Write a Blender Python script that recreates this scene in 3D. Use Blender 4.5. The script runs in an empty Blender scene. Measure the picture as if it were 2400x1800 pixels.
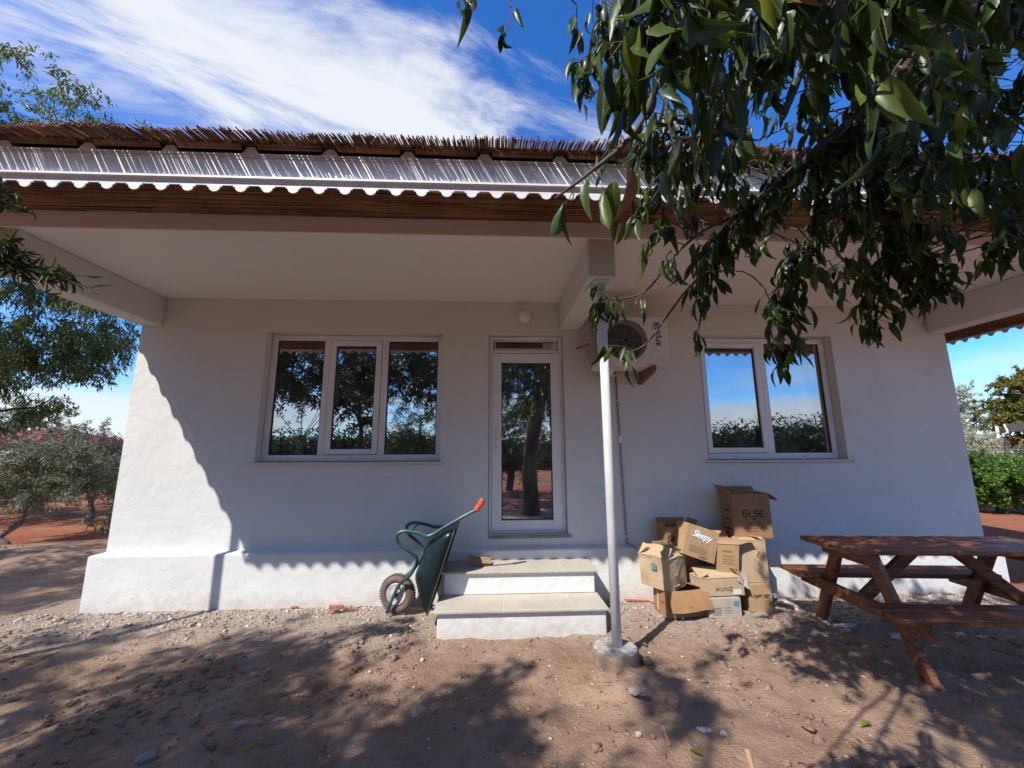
import bpy, bmesh, math, random
import numpy as np
from mathutils import Vector, Matrix, Euler
R = math.radians
random.seed(7)
rng = np.random.default_rng(7)
scene = bpy.context.scene
COL = scene.collection

# ------------------------------------------------------------------ camera
CAM = Vector((0.0, -4.3, 1.47))
F_PX, YAW, PITCH, ROLL = 930.28, R(2.657), R(9.699), R(-0.277)
FW = Vector((math.sin(YAW)*math.cos(PITCH), math.cos(YAW)*math.cos(PITCH), math.sin(PITCH)))
_r = Vector((math.cos(YAW), -math.sin(YAW), 0)); _u = _r.cross(FW)
RT = math.cos(ROLL)*_r + math.sin(ROLL)*_u
UP = -math.sin(ROLL)*_r + math.cos(ROLL)*_u
cd = bpy.data.cameras.new('camera'); cam = bpy.data.objects.new('camera', cd); COL.objects.link(cam)
cd.sensor_width = 36; cd.lens = 36*F_PX/2400; cd.clip_start = 0.02; cd.clip_end = 2000
m = Matrix((RT, UP, -FW)).transposed().to_4x4(); m.translation = CAM
cam.matrix_world = m
scene.camera = cam

def at(px, py, d):
    """world point seen at photo pixel (2400 px wide) at distance d along the view axis"""
    return CAM + d*(FW + RT*((px-1200)/F_PX) - UP*((py-900)/F_PX))
def to_px(P):
    v = Vector(P)-CAM; z = v.dot(FW)
    return (1200+F_PX*v.dot(RT)/z, 900-F_PX*v.dot(UP)/z, z)
def ground_at(px, py, z=0.0):
    d = FW + RT*((px-1200)/F_PX) - UP*((py-900)/F_PX)
    return CAM + d*((z-CAM.z)/d.z)

# ------------------------------------------------------------------ sun, sky, exposure
SUN = Vector((0.92, 1.0, -1.45)).normalized()          # direction the light travels
SUN_STRENGTH, SKY_STRENGTH, EXPOSURE = 5.0, 0.145, 0.42
sd = bpy.data.lights.new('sun', 'SUN'); so = bpy.data.objects.new('sun', sd); COL.objects.link(so)
sd.energy = SUN_STRENGTH; sd.angle = R(0.55); sd.color = (1.0, 0.955, 0.885)
so.rotation_euler = SUN.to_track_quat('-Z', 'Y').to_euler(); so.location = (-20, -20, 34)
W = bpy.data.worlds.new('World'); scene.world = W; W.use_nodes = True
nt = W.node_tree; N = nt.nodes; Lk = nt.links; N.clear()
def nn(t, **k):
    n = N.new(t)
    for a, b in k.items(): setattr(n, a, b)
    return n
sky = nn('ShaderNodeTexSky', sky_type='NISHITA', sun_disc=False)
sky.sun_elevation = math.asin(-SUN.z); sky.sun_rotation = math.atan2(-SUN.x, -SUN.y)
sky.altitude = 300; sky.air_density = 1.0; sky.dust_density = 0.25; sky.ozone_density = 3.0
hs = nn('ShaderNodeHueSaturation'); hs.inputs['Hue'].default_value = 0.507; hs.inputs['Saturation'].default_value = 1.22; hs.inputs['Value'].default_value = 1.0
Lk.new(sky.outputs[0], hs.inputs['Color'])
tc = nn('ShaderNodeTexCoord'); sep = nn('ShaderNodeSeparateXYZ'); Lk.new(tc.outputs['Generated'], sep.inputs[0])
def mth(op, a, b=None, c=None, clamp=False):
    n = nn('ShaderNodeMath', operation=op, use_clamp=clamp)
    for i, v in enumerate((a, b, c)):
        if v is None: continue
        if isinstance(v, (int, float)): n.inputs[i].default_value = v
        else: Lk.new(v, n.inputs[i])
    return n.outputs[0]
zc = mth('MAXIMUM', sep.outputs[2], 0.035)
px_ = mth('DIVIDE', sep.outputs[0], zc); py_ = mth('DIVIDE', sep.outputs[1], zc)
# cloud sheet: u along the bands, v across them
u_ = mth('ADD', mth('MULTIPLY', px_, 0.925), mth('MULTIPLY', py_, 0.38))
v_ = mth('ADD', mth('MULTIPLY', px_, -0.38), mth('MULTIPLY', py_, 0.925))
cmb = nn('ShaderNodeCombineXYZ'); Lk.new(mth('MULTIPLY', u_, 0.95), cmb.inputs[0]); Lk.new(mth('MULTIPLY', v_, 2.1), cmb.inputs[1]); cmb.inputs[2].default_value = 3.3
n1 = nn('ShaderNodeTexNoise'); n1.inputs['Scale'].default_value = 1.7; n1.inputs['Detail'].default_value = 9; n1.inputs['Roughness'].default_value = 0.62; n1.inputs['Distortion'].default_value = 0.5
Lk.new(cmb.outputs[0], n1.inputs['Vector'])
# broad bands repeat across the whole sky
band = mth('COSINE', mth('MULTIPLY', mth('SUBTRACT', v_, 1.16), 3.6))
dens = mth('ADD', mth('MULTIPLY', band, 0.20), n1.outputs['Fac'])
mr = nn('ShaderNodeMapRange', interpolation_type='SMOOTHSTEP'); mr.inputs['From Min'].default_value = 0.50; mr.inputs['From Max'].default_value = 0.80
Lk.new(dens, mr.inputs['Value'])
# low stratus towards the horizon
cm2 = nn('ShaderNodeCombineXYZ'); Lk.new(mth('MULTIPLY', sep.outputs[0], 1.3), cm2.inputs[0]); Lk.new(mth('MULTIPLY', sep.outputs[1], 1.3), cm2.inputs[1]); Lk.new(mth('MULTIPLY', sep.outputs[2], 9.0), cm2.inputs[2])
n2 = nn('ShaderNodeTexNoise'); n2.inputs['Scale'].default_value = 1.5; n2.inputs['Detail'].default_value = 7; n2.inputs['Roughness'].default_value = 0.55
Lk.new(cm2.outputs[0], n2.inputs['Vector'])
low = nn('ShaderNodeMapRange', interpolation_type='SMOOTHSTEP'); low.inputs['From Min'].default_value = 0.30; low.inputs['From Max'].default_value = 0.04
Lk.new(sep.outputs[2], low.inputs['Value'])
lowd = nn('ShaderNodeMapRange', interpolation_type='SMOOTHSTEP'); lowd.inputs['From Min'].default_value = 0.49; lowd.inputs['From Max'].default_value = 0.76
Lk.new(mth('ADD', n2.outputs['Fac'], mth('MULTIPLY', low.outputs[0], 0.22)), lowd.inputs['Value'])
hi = nn('ShaderNodeMapRange', interpolation_type='SMOOTHSTEP'); hi.inputs['From Min'].default_value = 0.16; hi.inputs['From Max'].default_value = 0.40
Lk.new(sep.outputs[2], hi.inputs['Value'])
cl = mth('MAXIMUM', mth('MULTIPLY', mr.outputs[0], hi.outputs[0]), mth('MULTIPLY', lowd.outputs[0], low.outputs[0]), clamp=True)
cl = mth('MULTIPLY', cl, 0.93)
mx = nn('ShaderNodeMix', data_type='RGBA')
tint = nn('ShaderNodeVectorMath', operation='MULTIPLY'); Lk.new(hs.outputs[0], tint.inputs[0]); tint.inputs[1].default_value = (0.61, 1.02, 1.32)
Lk.new(cl, mx.inputs['Factor']); Lk.new(tint.outputs[0], mx.inputs['A']); mx.inputs['B'].default_value = (4.7, 4.85, 5.1, 1)
bg = nn('ShaderNodeBackground'); bg.inputs['Strength'].default_value = SKY_STRENGTH
Lk.new(mx.outputs['Result'], bg.inputs['Color'])
wo = nn('ShaderNodeOutputWorld'); Lk.new(bg.outputs[0], wo.inputs[0])
vs = scene.view_settings
vs.view_transform = 'Standard'; vs.look = 'None'; vs.exposure = EXPOSURE; vs.gamma = 1.0; vs.use_curve_mapping = False
scene.cycles.max_bounces = 8; scene.cycles.diffuse_bounces = 4; scene.cycles.glossy_bounces = 4
scene.cycles.transparent_max_bounces = 8; scene.cycles.use_denoising = True
scene.cycles.sample_clamp_indirect = 6.0

# ------------------------------------------------------------------ object helpers
ROOT = {}
def tag(o, label=None, cat=None, group=None, kind=None):
    if label: o['label'] = label
    if cat: o['category'] = cat
    if group: o['group'] = group
    if kind: o['kind'] = kind
    return o
def empty(name, loc, label, cat, group=None, rot=(0, 0, 0)):
    o = bpy.data.objects.new(name, None); COL.objects.link(o)
    o.location = loc; o.rotation_euler = rot; o.empty_display_size = 0.1
    ROOT[o.name] = Vector(loc)
    return tag(o, label, cat, group)
def link(name, me, parent=None, mat=None):
    o = bpy.data.objects.new(name, me); COL.objects.link(o)
    if mat is not None and not me.materials: me.materials.append(mat)
    if parent is not None:
        o.parent = parent
    return o
def origin_of(p):
    while p.parent is not None: p = p.parent
    return ROOT.get(p.name, Vector((0, 0, 0)))
def np_mesh(name, V, Fc, mat=None, smooth=False):
    V = np.asarray(V, dtype=np.float32); Fc = np.asarray(Fc, dtype=np.int32)
    me = bpy.data.meshes.new(name); k = Fc.shape[1]
    me.vertices.add(len(V)); me.vertices.foreach_set('co', V.ravel())
    me.loops.add(Fc.size); me.loops.foreach_set('vertex_index', Fc.ravel())
    me.polygons.add(len(Fc)); me.polygons.foreach_set('loop_start', np.arange(0, Fc.size, k, dtype=np.int32))
    if smooth: me.polygons.foreach_set('use_smooth', np.ones(len(Fc), dtype=bool))
    me.update(calc_edges=True); me.validate()
    if mat is not None: me.materials.append(mat)
    return me
class MB:
    """collects geometry (world or local coordinates) and links it as one mesh object"""
    def __init__(s): s.v = []; s.f = []; s.sm = []
    def add(s, vs, fs, smooth=False):
        b = len(s.v); s.v += [tuple(x) for x in vs]; s.f += [tuple(i+b for i in f) for f in fs]; s.sm += [smooth]*len(fs); return s
    def box(s, x0, x1, y0, y1, z0, z1, c=0.0, M=None):
        if c <= 0:
            vs = [(x, y, z) for x in (x0, x1) for y in (y0, y1) for z in (z0, z1)]
            fs = [(0,1,3,2), (4,6,7,5), (0,4,5,1), (2,3,7,6), (0,2,6,4), (1,5,7,3)]
        else:
            c = min(c, (x1-x0)*.45, (y1-y0)*.45, (z1-z0)*.45)
            lo = (x0, y0, z0); hi_ = (x1, y1, z1); vs = []; idx = {}
            for sg in [(a, b, d) for a in (0, 1) for b in (0, 1) for d in (0, 1)]:
                for ax in range(3):
                    p = []
                    for k in range(3):
                        e = (lo, hi_)[sg[k]][k]
                        if k != ax: e += c if sg[k] == 0 else -c
                        p.append(e)
                    idx[(sg, ax)] = len(vs); vs.append(tuple(p))
            fs = []
            for ax in range(3):
                o = [k for k in range(3) if k != ax]
                for sd_ in (0, 1):
                    q = []
                    for a, b in ((0, 0), (1, 0), (1, 1), (0, 1)):
                        sg = [0, 0, 0]; sg[ax] = sd_; sg[o[0]] = a; sg[o[1]] = b; q.append(idx[(tuple(sg), ax)])
                    fs.append(tuple(q))
            for ax in range(3):                      # edges running along ax
                o = [k for k in range(3) if k != ax]
                for a in (0, 1):
                    for b in (0, 1):
                        s0 = [0, 0, 0]; s0[o[0]] = a; s0[o[1]] = b; s1 = list(s0); s1[ax] = 1
                        fs.append((idx[(tuple(s0), o[0])], idx[(tuple(s1), o[0])], idx[(tuple(s1), o[1])], idx[(tuple(s0), o[1])]))
            for sg in [(a, b, d) for a in (0, 1) for b in (0, 1) for d in (0, 1)]:
                fs.append(tuple(idx[(sg, ax)] for ax in range(3)))
        if M is not None: vs = [M @ Vector(p) for p in vs]
        return s.add(vs, fs)
    def beam(s, a, b, w, h, c=0.004, up=(0, 0, 1)):
        a = Vector(a); b = Vector(b); d = (b-a); L = d.length; d.normalize()
        sdv = d.cross(Vector(up)); sdv = sdv.normalized() if sdv.length > 1e-5 else Vector((1, 0, 0)); u = sdv.cross(d)
        M = Matrix((d, sdv, u)).transposed().to_4x4(); M.translation = a
        return s.box(0, L, -w/2, w/2, -h/2, h/2, c, M)
    def tube(s, pts, rad, n=8, caps=True, smooth=True):
        pts = [Vector(p) for p in pts]
        if isinstance(rad, (int, float)): rad = [rad]*len(pts)
        t0 = (pts[1]-pts[0]).normalized(); a = t0.orthogonal().normalized(); vs = []
        for i, p in enumerate(pts):
            t = (pts[min(i+1, len(pts)-1)]-pts[max(i-1, 0)])
            if t.length < 1e-9: t = t0.copy()
            t.normalize(); a = (a-t*a.dot(t)); a = a.normalized() if a.length > 1e-6 else t.orthogonal().normalized(); b = t.cross(a)
            for k in range(n):
                an = 2*math.pi*k/n; vs.append(p+(a*math.cos(an)+b*math.sin(an))*rad[i])
        fs = [(i*n+k, i*n+(k+1) % n, (i+1)*n+(k+1) % n, (i+1)*n+k) for i in range(len(pts)-1) for k in range(n)]
        if caps: fs += [tuple(range(n-1, -1, -1)), tuple((len(pts)-1)*n+k for k in range(n))]
        return s.add(vs, fs, smooth)
    def lathe(s, prof, org, axis, n=32, smooth=True):
        org = Vector(org); ax = Vector(axis).normalized(); a = ax.orthogonal().normalized(); b = ax.cross(a); vs = []
        for r_, h in prof:
            for k in range(n):
                an = 2*math.pi*k/n; vs.append(org+ax*h+(a*math.cos(an)+b*math.sin(an))*max(r_, 1e-4))
        fs = [(i*n+k, i*n+(k+1) % n, (i+1)*n+(k+1) % n, (i+1)*n+k) for i in range(len(prof)-1) for k in range(n)]
        return s.add(vs, fs, smooth)
    def prism(s, poly, axis_from, axis_to):
        """poly: list of 3-D points, extruded by vector axis_to-axis_from"""
        d = Vector(axis_to)-Vector(axis_from); n = len(poly)
        vs = [Vector(p) for p in poly]+[Vector(p)+d for p in poly]
        fs = [tuple(range(n-1, -1, -1)), tuple(range(n, 2*n))]+[(k, (k+1) % n, n+(k+1) % n, n+k) for k in range(n)]
        return s.add(vs, fs)
    def build(s, name, mat, parent=None, local=False, label=None, kind=None):
        off = Vector((0, 0, 0)) if (local or parent is None) else origin_of(parent)
        me = bpy.data.meshes.new(name)
        me.from_pydata([(x-off.x, y-off.y, z-off.z) for x, y, z in s.v], [], s.f)
        me.polygons.foreach_set('use_smooth', s.sm); me.update()
        bm = bmesh.new(); bm.from_mesh(me); bmesh.ops.recalc_face_normals(bm, faces=bm.faces); bm.to_mesh(me); bm.free()
        o = link(name, me, parent, mat)
        return tag(o, label, None, None, kind)
def smooth_path(pts, k=5):
    """Catmull-Rom through pts"""
    P = [Vector(p) for p in pts]; out = []
    for i in range(len(P)-1):
        p0, p1, p2, p3 = P[max(i-1, 0)], P[i], P[i+1], P[min(i+2, len(P)-1)]
        for j in range(k):
            t = j/k
            out.append(0.5*((2*p1)+(p2-p0)*t+(2*p0-5*p1+4*p2-p3)*t*t+(3*p1-p0-3*p2+p3)*t**3))
    return out+[P[-1]]
def text_mesh(body, size, shear=0.0, extrude=0.0005, offset=0.0, spacing=1.0, bold=0.0):
    c = bpy.data.curves.new('lettering', 'FONT'); c.body = body; c.size = size; c.shear = shear; c.extrude = extrude
    c.offset = offset+bold; c.space_character = spacing; c.align_x = 'CENTER'; c.align_y = 'CENTER'; c.resolution_u = 3
    o = bpy.data.objects.new('tmp', c); COL.objects.link(o)
    dg = bpy.context.evaluated_depsgraph_get(); dg.update()
    me = bpy.data.meshes.new_from_object(o.evaluated_get(dg)); bpy.data.objects.remove(o); bpy.data.curves.remove(c)
    me.materials.clear()
    return me
# value noise on the plane
_H = rng.random((256, 256))
def vnoise(x, y):
    xi = np.floor(x).astype(int); yi = np.floor(y).astype(int); fx = x-xi; fy = y-yi
    fx = fx*fx*(3-2*fx); fy = fy*fy*(3-2*fy)
    a = _H[xi & 255, yi & 255]; b = _H[(xi+1) & 255, yi & 255]; c = _H[xi & 255, (yi+1) & 255]; d = _H[(xi+1) & 255, (yi+1) & 255]
    return (a*(1-fx)+b*fx)*(1-fy)+(c*(1-fx)+d*fx)*fy-0.5
def fbm(x, y, o=4, g=0.5):
    s = 0; amp = 1.0
    for i in range(o): s = s+amp*vnoise(x*2**i+17.3*i, y*2**i+9.1*i); amp *= g
    return s

# ------------------------------------------------------------------ materials
def material(name):
    mt = bpy.data.materials.new(name); mt.use_nodes = True; t = mt.node_tree
    b = t.nodes['Principled BSDF']; return mt, t, b
def rgb(c): return (c[0], c[1], c[2], 1)
def pmat(name, col, rough=0.6, col2=None, scale=6, detail=5, bump=0.0, bscale=40, bdist=0.01, metal=0.0, spec=0.4, lo=0.35, hi_=0.65, stretch=(1, 1, 1),
         fine=0.0, fscale=150, island=0.0, coat=0.0, rvar=0.0):
    """Principled surface: two tones mixed by noise, optional fine speckle, bump and per-piece tone shift"""
    mt, t, b = material(name); n = t.nodes; l = t.links
    b.inputs['Roughness'].default_value = rough; b.inputs['Metallic'].default_value = metal; b.inputs['Specular IOR Level'].default_value = spec
    b.inputs['Coat Weight'].default_value = coat
    tc_ = n.new('ShaderNodeTexCoord'); mp = n.new('ShaderNodeMapping'); mp.inputs['Scale'].default_value = stretch
    l.new(tc_.outputs['Object'], mp.inputs[0])
    nz = n.new('ShaderNodeTexNoise'); nz.inputs['Scale'].default_value = scale; nz.inputs['Detail'].default_value = detail; nz.inputs['Roughness'].default_value = 0.6
    l.new(mp.outputs[0], nz.inputs['Vector'])
    mr_ = n.new('ShaderNodeMapRange'); mr_.inputs['From Min'].default_value = lo; mr_.inputs['From Max'].default_value = hi_
    l.new(nz.outputs['Fac'], mr_.inputs['Value'])
    mx_ = n.new('ShaderNodeMix'); mx_.data_type = 'RGBA'; mx_.inputs['A'].default_value = rgb(col); mx_.inputs['B'].default_value = rgb(col2 or [c*0.8 for c in col])
    l.new(mr_.outputs[0], mx_.inputs['Factor']); out = mx_.outputs['Result']
    if fine > 0:
        nf = n.new('ShaderNodeTexNoise'); nf.inputs['Scale'].default_value = fscale; nf.inputs['Detail'].default_value = 3; l.new(mp.outputs[0], nf.inputs['Vector'])
        m2 = n.new('ShaderNodeMapRange'); m2.inputs['From Min'].default_value = 0.3; m2.inputs['From Max'].default_value = 0.7; m2.inputs['To Min'].default_value = 1-fine; m2.inputs['To Max'].default_value = 1+fine
        l.new(nf.outputs['Fac'], m2.inputs['Value'])
        v = n.new('ShaderNodeVectorMath'); v.operation = 'SCALE'; l.new(out, v.inputs[0]); l.new(m2.outputs[0], v.inputs['Scale']); out = v.outputs[0]
    if island > 0:
        g = n.new('ShaderNodeNewGeometry'); m3 = n.new('ShaderNodeMapRange'); m3.inputs['To Min'].default_value = 1-island; m3.inputs['To Max'].default_value = 1+island
        l.new(g.outputs['Random Per Island'], m3.inputs['Value'])
        v = n.new('ShaderNodeVectorMath'); v.operation = 'SCALE'; l.new(out, v.inputs[0]); l.new(m3.outputs[0], v.inputs['Scale']); out = v.outputs[0]
    l.new(out, b.inputs['Base Color'])
    if rvar > 0:
        m4 = n.new('ShaderNodeMapRange'); m4.inputs['To Min'].default_value = rough-rvar; m4.inputs['To Max'].default_value = rough+rvar
        l.new(nz.outputs['Fac'], m4.inputs['Value']); l.new(m4.outputs[0], b.inputs['Roughness'])
    if bump > 0:
        nb = n.new('ShaderNodeTexNoise'); nb.inputs['Scale'].default_value = bscale; nb.inputs['Detail'].default_value = 6; nb.inputs['Roughness'].default_value = 0.6; l.new(mp.outputs[0], nb.inputs['Vector'])
        bp = n.new('ShaderNodeBump'); bp.inputs['Strength'].default_value = bump; bp.inputs['Distance'].default_value = bdist
        l.new(nb.outputs['Fac'], bp.inputs['Height']); l.new(bp.outputs[0], b.inputs['Normal'])
    return mt
def leaf_mat(name, cols, trans=0.3, rough=0.45, spec=0.4):
    mt, t, b = material(name); n = t.nodes; l = t.links
    g = n.new('ShaderNodeNewGeometry'); rp = n.new('ShaderNodeValToRGB'); cr = rp.color_ramp
    while len(cr.elements) < len(cols): cr.elements.new(0.5)
    for i, c in enumerate(cols): cr.elements[i].position = i/(len(cols)-1); cr.elements[i].color = rgb(c)
    oi = n.new('ShaderNodeObjectInfo'); ad = n.new('ShaderNodeMath'); ad.operation = 'ADD'; fr = n.new('ShaderNodeMath'); fr.operation = 'FRACT'
    l.new(g.outputs['Random Per Island'], ad.inputs[0]); l.new(oi.outputs['Random'], ad.inputs[1]); l.new(ad.outputs[0], fr.inputs[0]); l.new(fr.outputs[0], rp.inputs[0])
    l.new(rp.outputs[0], b.inputs['Base Color']); b.inputs['Roughness'].default_value = rough; b.inputs['Specular IOR Level'].default_value = spec
    tr = n.new('ShaderNodeBsdfTranslucent'); mv = n.new('ShaderNodeVectorMath'); mv.operation = 'MULTIPLY'; mv.inputs[1].default_value = (1.5, 1.6, 0.5)
    l.new(rp.outputs[0], mv.inputs[0]); l.new(mv.outputs[0], tr.inputs['Color'])
    ms = n.new('ShaderNodeMixShader'); ms.inputs[0].default_value = trans
    l.new(b.outputs[0], ms.inputs[1]); l.new(tr.outputs[0], ms.inputs[2]); l.new(ms.outputs[0], n['Material Output'].inputs['Surface'])
    return mt
# rough trowelled plaster with weather stains
def plaster_mat(name, c1, c2, stain):
    mt, t, b = material(name); n = t.nodes; l = t.links
    b.inputs['Roughness'].default_value = 0.9; b.inputs['Specular IOR Level'].default_value = 0.2
    tc_ = n.new('ShaderNodeTexCoord')
    def noise(sc, det=5, ro=0.6, vec=None):
        z = n.new('ShaderNodeTexNoise'); z.inputs['Scale'].default_value = sc; z.inputs['Detail'].default_value = det; z.inputs['Roughness'].default_value = ro
        l.new(vec or tc_.outputs['Object'], z.inputs['Vector']); return z.outputs['Fac']
    def rng_(f, a, b_, c=0, d=1):
        z = n.new('ShaderNodeMapRange'); z.inputs['From Min'].default_value = a; z.inputs['From Max'].default_value = b_; z.inputs['To Min'].default_value = c; z.inputs['To Max'].default_value = d
        l.new(f, z.inputs['Value']); return z.outputs[0]
    def mix(f, a, b_):
        z = n.new('ShaderNodeMix'); z.data_type = 'RGBA'; l.new(f, z.inputs['Factor'])
        for s_, v in (('A', a), ('B', b_)):
            if isinstance(v, tuple): z.inputs[s_].default_value = rgb(v)
            else: l.new(v, z.inputs[s_])
        return z.outputs['Result']
    mp = n.new('ShaderNodeMapping'); mp.inputs['Scale'].default_value = (1.0, 1.0, 2.6); l.new(tc_.outputs['Object'], mp.inputs[0])
    c = mix(rng_(noise(1.3), 0.35, 0.7), c1, c2)
    c = mix(rng_(noise(4.5, 8, 0.7, mp.outputs[0]), 0.57, 0.78, 0, 0.62), c, stain)
    ms_ = n.new('ShaderNodeMapping'); ms_.inputs['Scale'].default_value = (9.0, 9.0, 0.35); l.new(tc_.outputs['Object'], ms_.inputs[0])
    c = mix(rng_(noise(1.0, 6, 0.7, ms_.outputs[0]), 0.60, 0.80, 0, 0.22), c, stain)
    sz_ = n.new('ShaderNodeSeparateXYZ'); l.new(tc_.outputs['Object'], sz_.inputs[0])
    spl = n.new('ShaderNodeMath'); spl.operation = 'ADD'; l.new(sz_.outputs[2], spl.inputs[0]); l.new(rng_(noise(11, 7, .7), 0.3, 0.7, -0.10, 0.10), spl.inputs[1])
    c = mix(rng_(spl.outputs[0], 0.16, 0.0, 0, 0.45), c, (0.42, 0.33, 0.26))
    l.new(c, b.inputs['Base Color'])
    h1 = noise(9, 4, 0.5); h2 = noise(60, 6, 0.65); h3 = noise(2.2, 3, 0.5)
    ad = n.new('ShaderNodeMath'); ad.operation = 'MULTIPLY_ADD'; l.new(h1, ad.inputs[0]); ad.inputs[1].default_value = 1.6; l.new(rng_(h2, 0, 1, 0, 0.55), ad.inputs[2])
    a2 = n.new('ShaderNodeMath'); a2.operation = 'MULTIPLY_ADD'; l.new(h3, a2.inputs[0]); a2.inputs[1].default_value = 3.5; l.new(ad.outputs[0], a2.inputs[2])
    bp = n.new('ShaderNodeBump'); bp.inputs['Strength'].default_value = 0.55; bp.inputs['Distance'].default_value = 0.008
    l.new(a2.outputs[0], bp.inputs['Height']); l.new(bp.outputs[0], b.inputs['Normal'])
    return mt
M = {}
M['plaster'] = plaster_mat('plaster_white', (0.67, 0.675, 0.655), (0.62, 0.62, 0.60), (0.515, 0.51, 0.49))
M['ceiling'] = plaster_mat('plaster_ceiling', (0.80, 0.765, 0.735), (0.76, 0.725, 0.69), (0.68, 0.64, 0.605))
M['pvc'] = pmat('white_pvc', (0.78, 0.78, 0.78), 0.32, (0.72, 0.72, 0.73), scale=3, fine=0.03, spec=0.5, bump=0.03, bscale=200)
M['sheet'] = pmat('white_sheet_metal', (0.74, 0.745, 0.75), 0.42, (0.66, 0.665, 0.67), scale=2.5, stretch=(1, 1, 3), fine=0.04, spec=0.5, bump=0.05, bscale=30)
M['reed'] = pmat('dry_reed', (0.235, 0.10, 0.046), 0.6, (0.125, 0.047, 0.022), scale=3, stretch=(1, 1, 1), fine=0.25, fscale=90, island=0.45, spec=0.35)
M['reed_pale'] = pmat('dry_reed_soffit', (0.27, 0.125, 0.05), 0.6, (0.15, 0.06, 0.024), scale=2, fine=0.25, fscale=60, island=0.4, spec=0.3)
M['reed_shade'] = pmat('shade_dark_reed', (0.06, 0.03, 0.015), 0.9, (0.035, 0.018, 0.01), scale=20)  # reed colour darkened by the shade under and between the reeds
M['metal_white'] = pmat('white_painted_steel', (0.66, 0.66, 0.66), 0.5, (0.5, 0.49, 0.47), scale=9, lo=0.5, hi_=0.75, stretch=(1, 1, .35), fine=0.05, bump=0.08, bscale=60)
M['concrete'] = pmat('rough_concrete', (0.36, 0.33, 0.29), 0.95, (0.22, 0.165, 0.12), scale=5, bump=0.6, bscale=45, fine=0.15, bdist=0.01)
M['footing'] = pmat('earth_stained_concrete', (0.27, 0.20, 0.14), 0.95, (0.18, 0.12, 0.08), scale=7, bump=0.6, bscale=45, fine=0.15, bdist=0.01)
M['limewash'] = pmat('lime_splashed_concrete', (0.48, 0.465, 0.44), 0.9, (0.22, 0.18, 0.15), scale=14, lo=0.40, hi_=0.60, bump=0.5, bscale=60, fine=0.15)
M['tile'] = pmat('beige_stone_tile', (0.48, 0.44, 0.37), 0.55, (0.41, 0.37, 0.31), scale=4, fine=0.07, fscale=60, bump=0.05, bscale=120)
M['grout'] = pmat('pale_grout', (0.62, 0.60, 0.55), 0.9, (0.5, 0.48, 0.44), scale=30, fine=0.1)
M['room'] = pmat('room_wall', (0.40, 0.39, 0.37), 0.9, (0.36, 0.35, 0.33), scale=2)
M['curtain'] = pmat('pale_curtain', (0.72, 0.72, 0.72), 0.9, (0.62, 0.62, 0.63), scale=3, stretch=(6, 6, .4), fine=0.05)
M['rubber'] = pmat('dusty_black_rubber', (0.035, 0.033, 0.032), 0.7, (0.11, 0.085, 0.07), scale=9, fine=0.2, bump=0.2, bscale=60)
M['dusty_tyre'] = pmat('brown_dusty_tyre', (0.17, 0.115, 0.09), 0.9, (0.085, 0.062, 0.052), scale=10, fine=0.25, bump=0.3, bscale=90)
M['rim'] = pmat('dull_white_rim', (0.55, 0.54, 0.52), 0.5, (0.32, 0.29, 0.26), scale=16, fine=0.1)
M['green_tube'] = pmat('worn_teal_tube', (0.045, 0.125, 0.125), 0.38, (0.022, 0.065, 0.068), scale=10, fine=0.15, spec=0.5, bump=0.06, bscale=80, rvar=0.15)
M['green_tray'] = pmat('dark_green_tray', (0.0025, 0.011, 0.012), 0.33, (0.022, 0.032, 0.030), scale=7, lo=0.52, hi_=0.85, fine=0.2, spec=0.5, bump=0.18, bscale=10, bdist=0.02, rvar=0.2)
M['orange'] = pmat('orange_rubber_grip', (0.75, 0.09, 0.025), 0.45, (0.6, 0.06, 0.02), scale=12, fine=0.05)
M['dark_steel'] = pmat('dark_steel', (0.05, 0.05, 0.05), 0.5, (0.1, 0.09, 0.08), scale=14, metal=0.5)
M['rust'] = pmat('rusty_bracket', (0.14, 0.06, 0.03), 0.8, (0.25, 0.13, 0.07), scale=16, fine=0.2, bump=0.2, bscale=90)
M['ac_white'] = pmat('aged_white_casing', (0.70, 0.68, 0.65), 0.5, (0.60, 0.56, 0.51), scale=4, fine=0.05, lo=0.45, hi_=0.75)
M['black'] = pmat('black_plastic', (0.02, 0.02, 0.021), 0.5, (0.03, 0.03, 0.03), scale=10)
M['ac_dark'] = pmat('dark_fan_cavity', (0.028, 0.02, 0.017), 0.8, (0.05, 0.035, 0.03), scale=6)
M['ink'] = pmat('black_ink', (0.028, 0.022, 0.018), 0.8, (0.05, 0.04, 0.03), scale=60)
M['ink_brown'] = pmat('faded_ink', (0.15, 0.09, 0.05), 0.85, (0.19, 0.12, 0.07), scale=60)
M['ink_white'] = pmat('white_print', (0.80, 0.80, 0.80), 0.7, (0.72, 0.72, 0.72), scale=40)
M['ink_grey'] = pmat('grey_print_edge', (0.20, 0.22, 0.28), 0.7, (0.17, 0.18, 0.22), scale=40)
M['label_teal'] = pmat('teal_sticker', (0.10, 0.26, 0.30), 0.6, (0.07, 0.19, 0.23), scale=50, lo=.45, hi_=.55)
M['label_white'] = pmat('white_sticker', (0.62, 0.63, 0.63), 0.6, (0.36, 0.37, 0.38), scale=90, lo=0.52, hi_=0.6, stretch=(1, 1, 3))
M['tape'] = pmat('clear_tape', (0.50, 0.40, 0.26), 0.25, (0.45, 0.36, 0.24), scale=8, spec=0.6)
M['plastic'] = pmat('crumpled_plastic', (0.50, 0.47, 0.44), 0.25, (0.40, 0.36, 0.32), scale=8, spec=0.6, bump=0.5, bscale=18, bdist=.02)
M['lamp'] = pmat('opal_glass', (0.80, 0.79, 0.77), 0.25, (0.76, 0.75, 0.73), scale=3, spec=0.5)
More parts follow.
